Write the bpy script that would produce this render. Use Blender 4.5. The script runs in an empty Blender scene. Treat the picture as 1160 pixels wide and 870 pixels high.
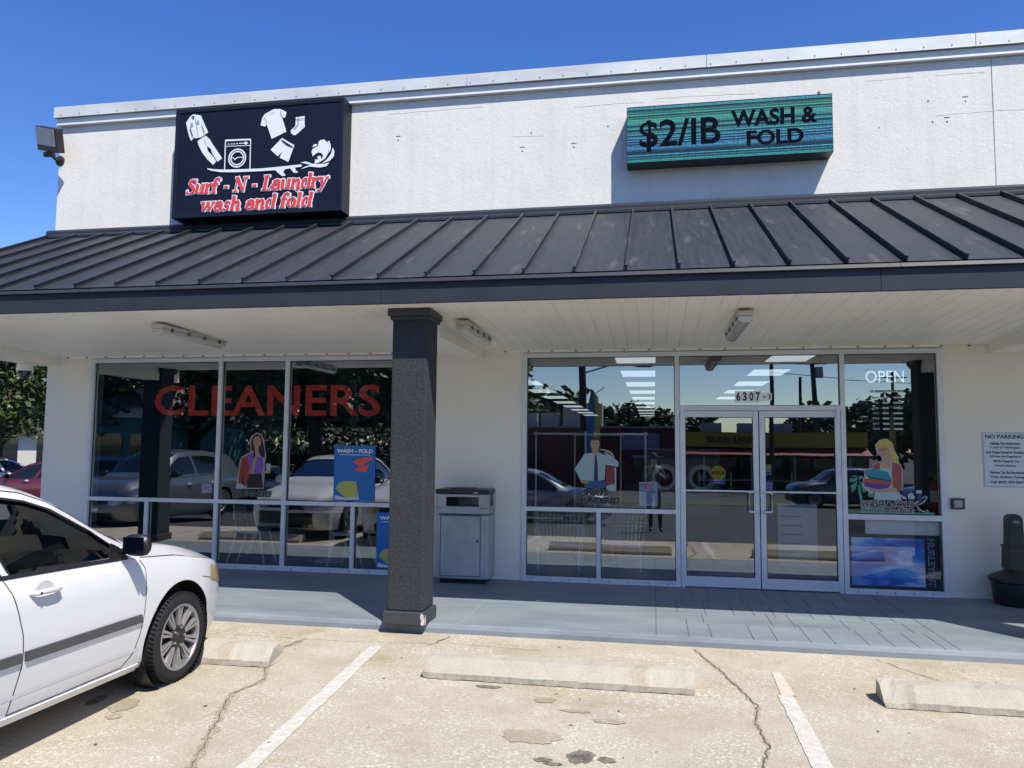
import bpy, bmesh, math, random
from math import sin, cos, pi, radians, sqrt, atan2
from mathutils import Vector, Matrix
SC = bpy.context.scene
COL = SC.collection
rnd = random.Random(7)

# ---------------------------------------------------------------- camera
cam = bpy.data.cameras.new('camera'); co = bpy.data.objects.new('camera', cam); COL.objects.link(co)
cam.sensor_width = 36; cam.lens = 36 * 874.09 / 1160; cam.clip_start = .05; cam.clip_end = 3000
RT = Vector((0.98355013, 0.18043375, 0.00853213)); UP = Vector((0.00599889, -0.07983513, 0.99679003)); FW = Vector((-0.18053573, 0.98034178, 0.07960425))
m = Matrix((RT, UP, -FW)).transposed().to_4x4(); m.translation = Vector((1.5211, -9.7319, 1.6863)); co.matrix_world = m
SC.camera = co

# ---------------------------------------------------------------- sun and sky
SUN = Vector((.80, -1.0, 1.86)).normalized()
el = math.asin(SUN.z); az = atan2(SUN.x, SUN.y)
w = bpy.data.worlds.new('World'); SC.world = w; w.use_nodes = True
nt = w.node_tree; nt.nodes.clear()
sky = nt.nodes.new('ShaderNodeTexSky'); sky.sky_type = 'NISHITA'; sky.sun_disc = False
sky.sun_elevation = el; sky.sun_rotation = az
sky.air_density = 1.0; sky.dust_density = .3; sky.ozone_density = 3.5; sky.altitude = 0
bg = nt.nodes.new('ShaderNodeBackground'); bg.inputs[1].default_value = .102
ow = nt.nodes.new('ShaderNodeOutputWorld'); hs = nt.nodes.new('ShaderNodeHueSaturation'); hs.inputs['Saturation'].default_value = 1.28; hs.inputs['Hue'].default_value = .516; nt.links.new(sky.outputs[0], hs.inputs['Color']); nt.links.new(hs.outputs[0], bg.inputs[0]); nt.links.new(bg.outputs[0], ow.inputs[0])
sl = bpy.data.lights.new('sun', 'SUN'); sl.energy = 3.5; sl.angle = radians(.5); sl.color = (1, .94, .84)
so = bpy.data.objects.new('sun', sl); COL.objects.link(so); so.rotation_euler = SUN.to_track_quat('Z', 'Y').to_euler(); so.location = (8, -10, 20)
SC.view_settings.view_transform = 'Standard'; SC.view_settings.look = 'None'; SC.view_settings.gamma = 1
SC.view_settings.use_curve_mapping = False
SC.view_settings.exposure = 0.85

# ---------------------------------------------------------------- materials
MATS = {}
def mat(name, col=(.5, .5, .5), rough=.6, metal=0., noise=0., nscale=5., bump=0., bscale=60., spec=.5, emit=None, es=1., coat=0., streak=None, detail=4, col2=None):
    if name in MATS: return MATS[name]
    M = bpy.data.materials.new(name); M.use_nodes = True; n = M.node_tree; b = n.nodes['Principled BSDF']
    b.inputs['Base Color'].default_value = (*col, 1); b.inputs['Roughness'].default_value = rough; b.inputs['Metallic'].default_value = metal
    b.inputs['Specular IOR Level'].default_value = spec; b.inputs['Coat Weight'].default_value = coat
    tc = n.nodes.new('ShaderNodeTexCoord'); mp = n.nodes.new('ShaderNodeMapping'); n.links.new(tc.outputs['Object'], mp.inputs[0])
    if streak: mp.inputs['Scale'].default_value = streak
    if noise or col2:
        t = n.nodes.new('ShaderNodeTexNoise'); t.inputs['Scale'].default_value = nscale; t.inputs['Detail'].default_value = detail; t.inputs['Roughness'].default_value = .65
        n.links.new(mp.outputs[0], t.inputs[0]); r = n.nodes.new('ShaderNodeValToRGB'); n.links.new(t.outputs[0], r.inputs[0])
        c2 = col2 or tuple(min(1, c * (1 + noise)) for c in col); c1 = tuple(c * (1 - noise) for c in col) if not col2 else col
        r.color_ramp.elements[0].position = .32; r.color_ramp.elements[1].position = .68
        r.color_ramp.elements[0].color = (*c1, 1); r.color_ramp.elements[1].color = (*c2, 1); n.links.new(r.outputs[0], b.inputs['Base Color'])
        rr = n.nodes.new('ShaderNodeMapRange'); rr.inputs[3].default_value = max(0, rough - .08); rr.inputs[4].default_value = min(1, rough + .08)
        n.links.new(t.outputs[0], rr.inputs[0]); n.links.new(rr.outputs[0], b.inputs['Roughness'])
    if bump:
        t = n.nodes.new('ShaderNodeTexNoise'); t.inputs['Scale'].default_value = bscale; t.inputs['Detail'].default_value = 3
        n.links.new(tc.outputs['Object'], t.inputs[0]); u = n.nodes.new('ShaderNodeBump'); u.inputs['Strength'].default_value = bump; u.inputs['Distance'].default_value = .01
        n.links.new(t.outputs[0], u.inputs['Height']); n.links.new(u.outputs[0], b.inputs['Normal'])
    if emit: b.inputs['Emission Color'].default_value = (*emit, 1); b.inputs['Emission Strength'].default_value = es
    MATS[name] = M; return M

def stucco(name, col, blotch=.06, coarse=.35, dirt=0., spk=.93):
    M = mat(name, col, .9); n = M.node_tree; b = n.nodes['Principled BSDF']; L = n.links
    tc = n.nodes.new('ShaderNodeTexCoord')
    t = n.nodes.new('ShaderNodeTexNoise'); t.inputs['Scale'].default_value = 1.3; t.inputs['Detail'].default_value = 7; t.inputs['Roughness'].default_value = .7; L.new(tc.outputs['Object'], t.inputs[0])
    r = n.nodes.new('ShaderNodeValToRGB'); L.new(t.outputs[0], r.inputs[0])
    r.color_ramp.elements[0].position = .3; r.color_ramp.elements[1].position = .6
    r.color_ramp.elements[0].color = (*[c * (1 - 2 * blotch) for c in col], 1); r.color_ramp.elements[1].color = (*col, 1)
    t2 = n.nodes.new('ShaderNodeTexNoise'); t2.inputs['Scale'].default_value = 44; t2.inputs['Detail'].default_value = 6; L.new(tc.outputs['Object'], t2.inputs[0])
    r2 = n.nodes.new('ShaderNodeValToRGB'); L.new(t2.outputs[0], r2.inputs[0]); r2.color_ramp.elements[0].position = .35; r2.color_ramp.elements[1].position = .55
    r2.color_ramp.elements[0].color = (spk, spk, spk, 1); r2.color_ramp.elements[1].color = (1, 1, 1, 1)
    mx = n.nodes.new('ShaderNodeMix'); mx.data_type = 'RGBA'; mx.blend_type = 'MULTIPLY'; mx.inputs[0].default_value = 1
    L.new(r.outputs[0], mx.inputs[6]); L.new(r2.outputs[0], mx.inputs[7])
    ms = n.nodes.new('ShaderNodeMapping'); ms.inputs['Scale'].default_value = (5, 5, .35); L.new(tc.outputs['Object'], ms.inputs[0])
    t5 = n.nodes.new('ShaderNodeTexNoise'); t5.inputs['Scale'].default_value = 1.6; t5.inputs['Detail'].default_value = 6; t5.inputs['Roughness'].default_value = .7; L.new(ms.outputs[0], t5.inputs[0])
    r5 = n.nodes.new('ShaderNodeValToRGB'); L.new(t5.outputs[0], r5.inputs[0]); r5.color_ramp.elements[0].position = .30; r5.color_ramp.elements[1].position = .52; r5.color_ramp.elements[0].color = (1 - dirt, 1 - dirt, 1 - dirt * 1.1, 1)
    mxs = n.nodes.new('ShaderNodeMix'); mxs.data_type = 'RGBA'; mxs.blend_type = 'MULTIPLY'; mxs.inputs[0].default_value = 1; L.new(mx.outputs[2], mxs.inputs[6]); L.new(r5.outputs[0], mxs.inputs[7]); L.new(mxs.outputs[2], b.inputs['Base Color'])
    u = n.nodes.new('ShaderNodeBump'); u.inputs['Strength'].default_value = coarse; u.inputs['Distance'].default_value = .012
    L.new(t2.outputs[0], u.inputs['Height'])
    t4 = n.nodes.new('ShaderNodeTexNoise'); t4.inputs['Scale'].default_value = 9; t4.inputs['Detail'].default_value = 4; t4.inputs['Distortion'].default_value = 1.5; L.new(tc.outputs['Object'], t4.inputs[0])
    u2 = n.nodes.new('ShaderNodeBump'); u2.inputs['Strength'].default_value = coarse * .8; u2.inputs['Distance'].default_value = .02
    L.new(t4.outputs[0], u2.inputs['Height']); L.new(u.outputs[0], u2.inputs['Normal']); L.new(u2.outputs[0], b.inputs['Normal'])
    return M

def ground_mat(name, stops, speck, scale=1.0, bumps=.25, rough=.92, stain=None, fleck=.5):
    """stops: colours of the large blotches, speck: aggregate colour"""
    M = mat(name, stops[0], rough); n = M.node_tree; b = n.nodes['Principled BSDF']; L = n.links
    tc = n.nodes.new('ShaderNodeTexCoord')
    def noise(s, d=6, rr=.65, dist=0.):
        t = n.nodes.new('ShaderNodeTexNoise'); t.inputs['Scale'].default_value = s; t.inputs['Detail'].default_value = d; t.inputs['Roughness'].default_value = rr; t.inputs['Distortion'].default_value = dist
        L.new(tc.outputs['Object'], t.inputs[0]); return t
    a = noise(.9 * scale, 8, .7, .6); r = n.nodes.new('ShaderNodeValToRGB'); L.new(a.outputs[0], r.inputs[0])
    cr = r.color_ramp; cr.elements[0].position = .3; cr.elements[1].position = .7
    cr.elements[0].color = (*stops[0], 1); cr.elements[1].color = (*stops[-1], 1)
    for i, c in enumerate(stops[1:-1]): e = cr.elements.new(.3 + .4 * (i + 1) / (len(stops) - 1)); e.color = (*c, 1)
    v = n.nodes.new('ShaderNodeTexVoronoi'); v.inputs['Scale'].default_value = 95 * scale; L.new(tc.outputs['Object'], v.inputs[0])
    fl = noise(38 * scale, 4); ad = n.nodes.new('ShaderNodeMath'); ad.operation = 'MULTIPLY'; L.new(fl.outputs[0], ad.inputs[0])
    r3 = n.nodes.new('ShaderNodeValToRGB'); L.new(fl.outputs[0], r3.inputs[0]); r3.color_ramp.elements[0].position = .5; r3.color_ramp.elements[1].position = .62
    patch = noise(2.2 * scale, 3); rp = n.nodes.new('ShaderNodeValToRGB'); L.new(patch.outputs[0], rp.inputs[0]); rp.color_ramp.elements[0].position = .42; rp.color_ramp.elements[1].position = .6
    L.new(r3.outputs[0], ad.inputs[0]); L.new(rp.outputs[0], ad.inputs[1])
    ad2 = n.nodes.new('ShaderNodeMath'); ad2.operation = 'MULTIPLY'; ad2.inputs[1].default_value = fleck; L.new(ad.outputs[0], ad2.inputs[0])
    mx = n.nodes.new('ShaderNodeMix'); mx.data_type = 'RGBA'; L.new(ad2.outputs[0], mx.inputs[0]); L.new(r.outputs[0], mx.inputs[6]); mx.inputs[7].default_value = (*speck, 1)
    g = noise(140 * scale, 2); rg = n.nodes.new('ShaderNodeValToRGB'); L.new(g.outputs[0], rg.inputs[0]); rg.color_ramp.elements[0].position = .35; rg.color_ramp.elements[1].position = .6
    rg.color_ramp.elements[0].color = (.60, .59, .57, 1); rg.color_ramp.elements[1].color = (1.0, 1.0, 1.0, 1)
    m2 = n.nodes.new('ShaderNodeMix'); m2.data_type = 'RGBA'; m2.blend_type = 'MULTIPLY'; m2.inputs[0].default_value = 1; L.new(mx.outputs[2], m2.inputs[6]); L.new(rg.outputs[0], m2.inputs[7])
    last = m2.outputs[2]
    if stain:
        st = noise(1.1 * scale, 5, .6, 1.2); rs = n.nodes.new('ShaderNodeValToRGB'); L.new(st.outputs[0], rs.inputs[0]); rs.color_ramp.elements[0].position = .56; rs.color_ramp.elements[1].position = .74
        rs.color_ramp.elements[1].color = (.8, .8, .8, 1)
        m3 = n.nodes.new('ShaderNodeMix'); m3.data_type = 'RGBA'; m3.blend_type = 'MULTIPLY'; L.new(rs.outputs[0], m3.inputs[0]); L.new(last, m3.inputs[6]); m3.inputs[7].default_value = (*stain, 1); last = m3.outputs[2]
    L.new(last, b.inputs['Base Color'])
    u = n.nodes.new('ShaderNodeBump'); u.inputs['Strength'].default_value = bumps; u.inputs['Distance'].default_value = .006
    L.new(g.outputs[0], u.inputs['Height']); L.new(u.outputs[0], b.inputs['Normal'])
    return M

def glass(name, refl=.24, tint=(.42, .50, .52), wob=.0, rmax=1.):
    M = bpy.data.materials.new(name); M.use_nodes = True; n = M.node_tree; n.nodes.clear(); L = n.links
    o = n.nodes.new('ShaderNodeOutputMaterial'); mx = n.nodes.new('ShaderNodeMixShader'); t = n.nodes.new('ShaderNodeBsdfTransparent'); g = n.nodes.new('ShaderNodeBsdfGlossy')
    t.inputs[0].default_value = (*tint, 1); g.inputs[0].default_value = (.93, .97, 1, 1); g.inputs['Roughness'].default_value = 0.0
    f = n.nodes.new('ShaderNodeFresnel'); f.inputs[0].default_value = 1.5
    mr = n.nodes.new('ShaderNodeMapRange'); mr.inputs[1].default_value = .04; mr.inputs[2].default_value = 1; mr.inputs[3].default_value = refl; mr.inputs[4].default_value = rmax
    L.new(f.outputs[0], mr.inputs[0]); L.new(mr.outputs[0], mx.inputs[0]); L.new(t.outputs[0], mx.inputs[1]); L.new(g.outputs[0], mx.inputs[2]); L.new(mx.outputs[0], o.inputs[0])
    if wob:
        tc = n.nodes.new('ShaderNodeTexCoord'); tx = n.nodes.new('ShaderNodeTexNoise'); tx.inputs['Scale'].default_value = 1.1; tx.inputs['Detail'].default_value = 1
        u = n.nodes.new('ShaderNodeBump'); u.inputs['Strength'].default_value = wob; u.inputs['Distance'].default_value = .012; L.new(tc.outputs['Object'], tx.inputs[0])
        L.new(tx.outputs[0], u.inputs['Height']); L.new(u.outputs[0], g.inputs['Normal'])
    MATS[name] = M; return M

# ---------------------------------------------------------------- mesh helpers
class MB:
    def __init__(s): s.v = []; s.f = []; s.mi = []; s.m = 0
    def quad(s, *p):
        b = len(s.v); s.v += [tuple(q) for q in p]; s.f.append(tuple(range(b, b + len(p)))); s.mi.append(s.m)
    def box(s, x0, x1, y0, y1, z0, z1, M=None):
        P = [Vector(q) for q in [(x0, y0, z0), (x1, y0, z0), (x1, y1, z0), (x0, y1, z0), (x0, y0, z1), (x1, y0, z1), (x1, y1, z1), (x0, y1, z1)]]
        if M: P = [M @ q for q in P]
        b = len(s.v); s.v += [tuple(q) for q in P]
        for f in [(0, 3, 2, 1), (4, 5, 6, 7), (0, 1, 5, 4), (1, 2, 6, 5), (2, 3, 7, 6), (3, 0, 4, 7)]: s.f.append(tuple(b + i for i in f)); s.mi.append(s.m)
        return s
    def tube(s, pts, r, n=8, cap=True):
        pts = [Vector(p) for p in pts]; R = r if isinstance(r, (list, tuple)) else [r] * len(pts); rings = []
        up = Vector((0, 0, 1))
        for i, p in enumerate(pts):
            d = (pts[min(i + 1, len(pts) - 1)] - pts[max(i - 1, 0)]).normalized()
            a = d.cross(up)
            if a.length < .05: a = d.cross(Vector((1, 0, 0)))
            a.normalize(); c = d.cross(a).normalized(); b = len(s.v)
            for k in range(n): t = 2 * pi * k / n; s.v.append(tuple(p + (a * cos(t) + c * sin(t)) * R[i]))
            rings.append(b)
        for i in range(len(rings) - 1):
            for k in range(n): k2 = (k + 1) % n; s.f.append((rings[i] + k, rings[i + 1] + k, rings[i + 1] + k2, rings[i] + k2)); s.mi.append(s.m)
        if cap: s.f.append(tuple(rings[0] + k for k in range(n))); s.mi.append(s.m); s.f.append(tuple(rings[-1] + k for k in reversed(range(n)))); s.mi.append(s.m)
        return s
    def lathe(s, prof, n=32, M=None, a0=0, a1=2 * pi):
        b = len(s.v); full = abs(a1 - a0 - 2 * pi) < 1e-6; N = n if full else n + 1
        for k in range(N):
            t = a0 + (a1 - a0) * k / n
            for (r, z) in prof:
                q = Vector((r * cos(t), r * sin(t), z)); s.v.append(tuple(M @ q if M else q))
        P = len(prof)
        for k in range(n):
            k2 = (k + 1) % N
            for j in range(P - 1): s.f.append((b + k * P + j, b + k2 * P + j, b + k2 * P + j + 1, b + k * P + j + 1)); s.mi.append(s.m)
        return s
    def build_each(s, name, mt, parent=None, **kw):
        par = list(range(len(s.v)))
        def find(a):
            while par[a] != a: par[a] = par[par[a]]; a = par[a]
            return a
        for f in s.f:
            for q in f[1:]: par[find(q)] = find(f[0])
        G = {}
        for f, mi in zip(s.f, s.mi): G.setdefault(find(f[0]), []).append((f, mi))
        out = []
        for fs in G.values():
            n = MB(); ids = {}
            for f, mi in fs:
                for q in f:
                    if q not in ids: ids[q] = len(n.v); n.v.append(s.v[q])
                n.f.append(tuple(ids[q] for q in f)); n.mi.append(mi)
            out.append(n.build(name, mt, parent, **kw))
        return out
    def prism(s, pts, d, M=None):
        """pts in xy, extruded along z by d"""
        b = len(s.v); n = len(pts)
        for z in (0, d):
            for p in pts: q = Vector((p[0], p[1], z)); s.v.append(tuple(M @ q if M else q))
        s.f.append(tuple(b + i for i in reversed(range(n)))); s.f.append(tuple(b + n + i for i in range(n))); s.mi += [s.m] * 2
        for i in range(n): j = (i + 1) % n; s.f.append((b + i, b + j, b + n + j, b + n + i)); s.mi.append(s.m)
        return s
    def build(s, name, mt, parent=None, loc=None, smooth=False, bevel=0, fix=True):
        me = bpy.data.meshes.new(name); me.from_pydata(s.v, [], s.f)
        for x in (mt if isinstance(mt, (list, tuple)) else [mt]): me.materials.append(x)
        me.polygons.foreach_set('material_index', s.mi); me.update()
        if fix:
            bm = bmesh.new(); bm.from_mesh(me); bmesh.ops.recalc_face_normals(bm, faces=bm.faces); bm.to_mesh(me); bm.free()
        o = bpy.data.objects.new(name, me); COL.objects.link(o)
        if parent: o.parent = parent
        if loc: o.location = loc
        if smooth:
            for p in me.polygons: p.use_smooth = True
            if smooth != 'all': me.set_sharp_from_angle(angle=radians(smooth if isinstance(smooth, (int, float)) and smooth > 1 else 40))
        if bevel:
            md = o.modifiers.new('bevel', 'BEVEL'); md.width = bevel; md.segments = 2; md.limit_method = 'ANGLE'; md.angle_limit = radians(40)
        return o
def tag(o, label=None, cat=None, group=None, kind=None):
    if label: o['label'] = label
    if cat: o['category'] = cat
    if group: o['group'] = group
    if kind: o['kind'] = kind
    return o
def thing(name, label, cat, loc=(0, 0, 0), rz=0, group=None):
    o = bpy.data.objects.new(name, None); COL.objects.link(o); o.location = loc; o.rotation_euler = (0, 0, rz); o.empty_display_size = .2
    return tag(o, label, cat, group)
def copy_tree(o, parent=None):
    c = o.copy(); COL.objects.link(c); c.parent = parent
    for ch in [x for x in COL.objects if x.parent == o]: copy_tree(ch, c)
    return c
_fc = {}
def text_mesh(txt, bold=0., shear=0., extrude=0., space=1., res=4):
    cu = bpy.data.curves.new('txt', 'FONT'); cu.body = txt; cu.offset = bold; cu.shear = shear; cu.extrude = extrude; cu.space_character = space; cu.resolution_u = res
    o = bpy.data.objects.new('txt', cu); COL.objects.link(o); bpy.context.view_layer.update()
    me = bpy.data.meshes.new_from_object(o.evaluated_get(bpy.context.evaluated_depsgraph_get())); bpy.data.objects.remove(o); bpy.data.curves.remove(cu)
    return me
def text(name, txt, mt, parent, x0, x1, z0, z1, y, bold=.02, shear=0., rot=0., extrude=0., space=1., facing=-1):
    """lettering in the XZ plane facing -Y, fitted to the box x0..x1, z0..z1"""
    me = text_mesh(txt, bold, shear, extrude, space)
    xs = [v.co.x for v in me.vertices]; ys = [v.co.y for v in me.vertices]
    ax, bx, ay, by = min(xs), max(xs), min(ys), max(ys)
    if rot:   # reads downwards: rotate -90
        for v in me.vertices:
            u = (v.co.x - ax) / (bx - ax); t = (v.co.y - ay) / (by - ay); v.co = (x0 + (x1 - x0) * t, y, z1 - (z1 - z0) * u)
    else:
        for v in me.vertices:
            u = (v.co.x - ax) / (bx - ax); t = (v.co.y - ay) / (by - ay)
            X = x0 + (x1 - x0) * u if facing < 0 else x1 - (x1 - x0) * u
            v.co = (X, y - (v.co.z if facing < 0 else -v.co.z), z0 + (z1 - z0) * t)
    me.materials.append(mt); me.name = name
    o = bpy.data.objects.new(name, me); COL.objects.link(o)
    if parent: o.parent = parent
    return o
def flat(name, pts, mt, parent, y, th=.0015, shearz=0., cx=0.):
    """traced outline in XZ standing at y with a small thickness"""
    b = MB(); P = [(p[0], p[1] + shearz * (p[0] - cx)) for p in pts]
    A = sum(P[i][0] * P[(i + 1) % len(P)][1] - P[(i + 1) % len(P)][0] * P[i][1] for i in range(len(P)))
    if A < 0: P = P[::-1]
    n = len(P); bm = bmesh.new(); vs = [bm.verts.new((p[0], y, p[1])) for p in P]
    f = bm.faces.new(vs); bmesh.ops.triangulate(bm, faces=[f])
    me = bpy.data.meshes.new(name); bm.to_mesh(me); bm.free()
    me.materials.append(mt); o = bpy.data.objects.new(name, me); COL.objects.link(o)
    if parent: o.parent = parent
    return o
def flats(name, plist, mt, parent, y, dy=-.0002, shearz=0., cx=0.):
    bm = bmesh.new()
    for k, pts in enumerate(plist):
        P = [(p[0], p[1] + shearz * (p[0] - cx)) for p in pts]
        f = bm.faces.new([bm.verts.new((p[0], y + dy * k, p[1])) for p in P]); f.normal_update()
        if f.normal.y > 0: f.normal_flip()
        bmesh.ops.triangulate(bm, faces=[f])
    me = bpy.data.meshes.new(name); bm.to_mesh(me); bm.free(); me.materials.append(mt)
    o = bpy.data.objects.new(name, me); COL.objects.link(o)
    if parent: o.parent = parent
    return o
def gz(y):
    T = [(-400, -1.5), (-60, -1.1), (-40, -.95), (-20, -.72), (-11, -.45), (-6, -.165), (-2.3, -.085), (0, -.085), (8, -.42), (30, -.5), (400, -.6)]
    if y <= T[0][0]: return T[0][1]
    for (a, b), (c, d) in zip(T, T[1:]):
        if y <= c: return b + (d - b) * (y - a) / (c - a)
    return T[-1][1]
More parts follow.
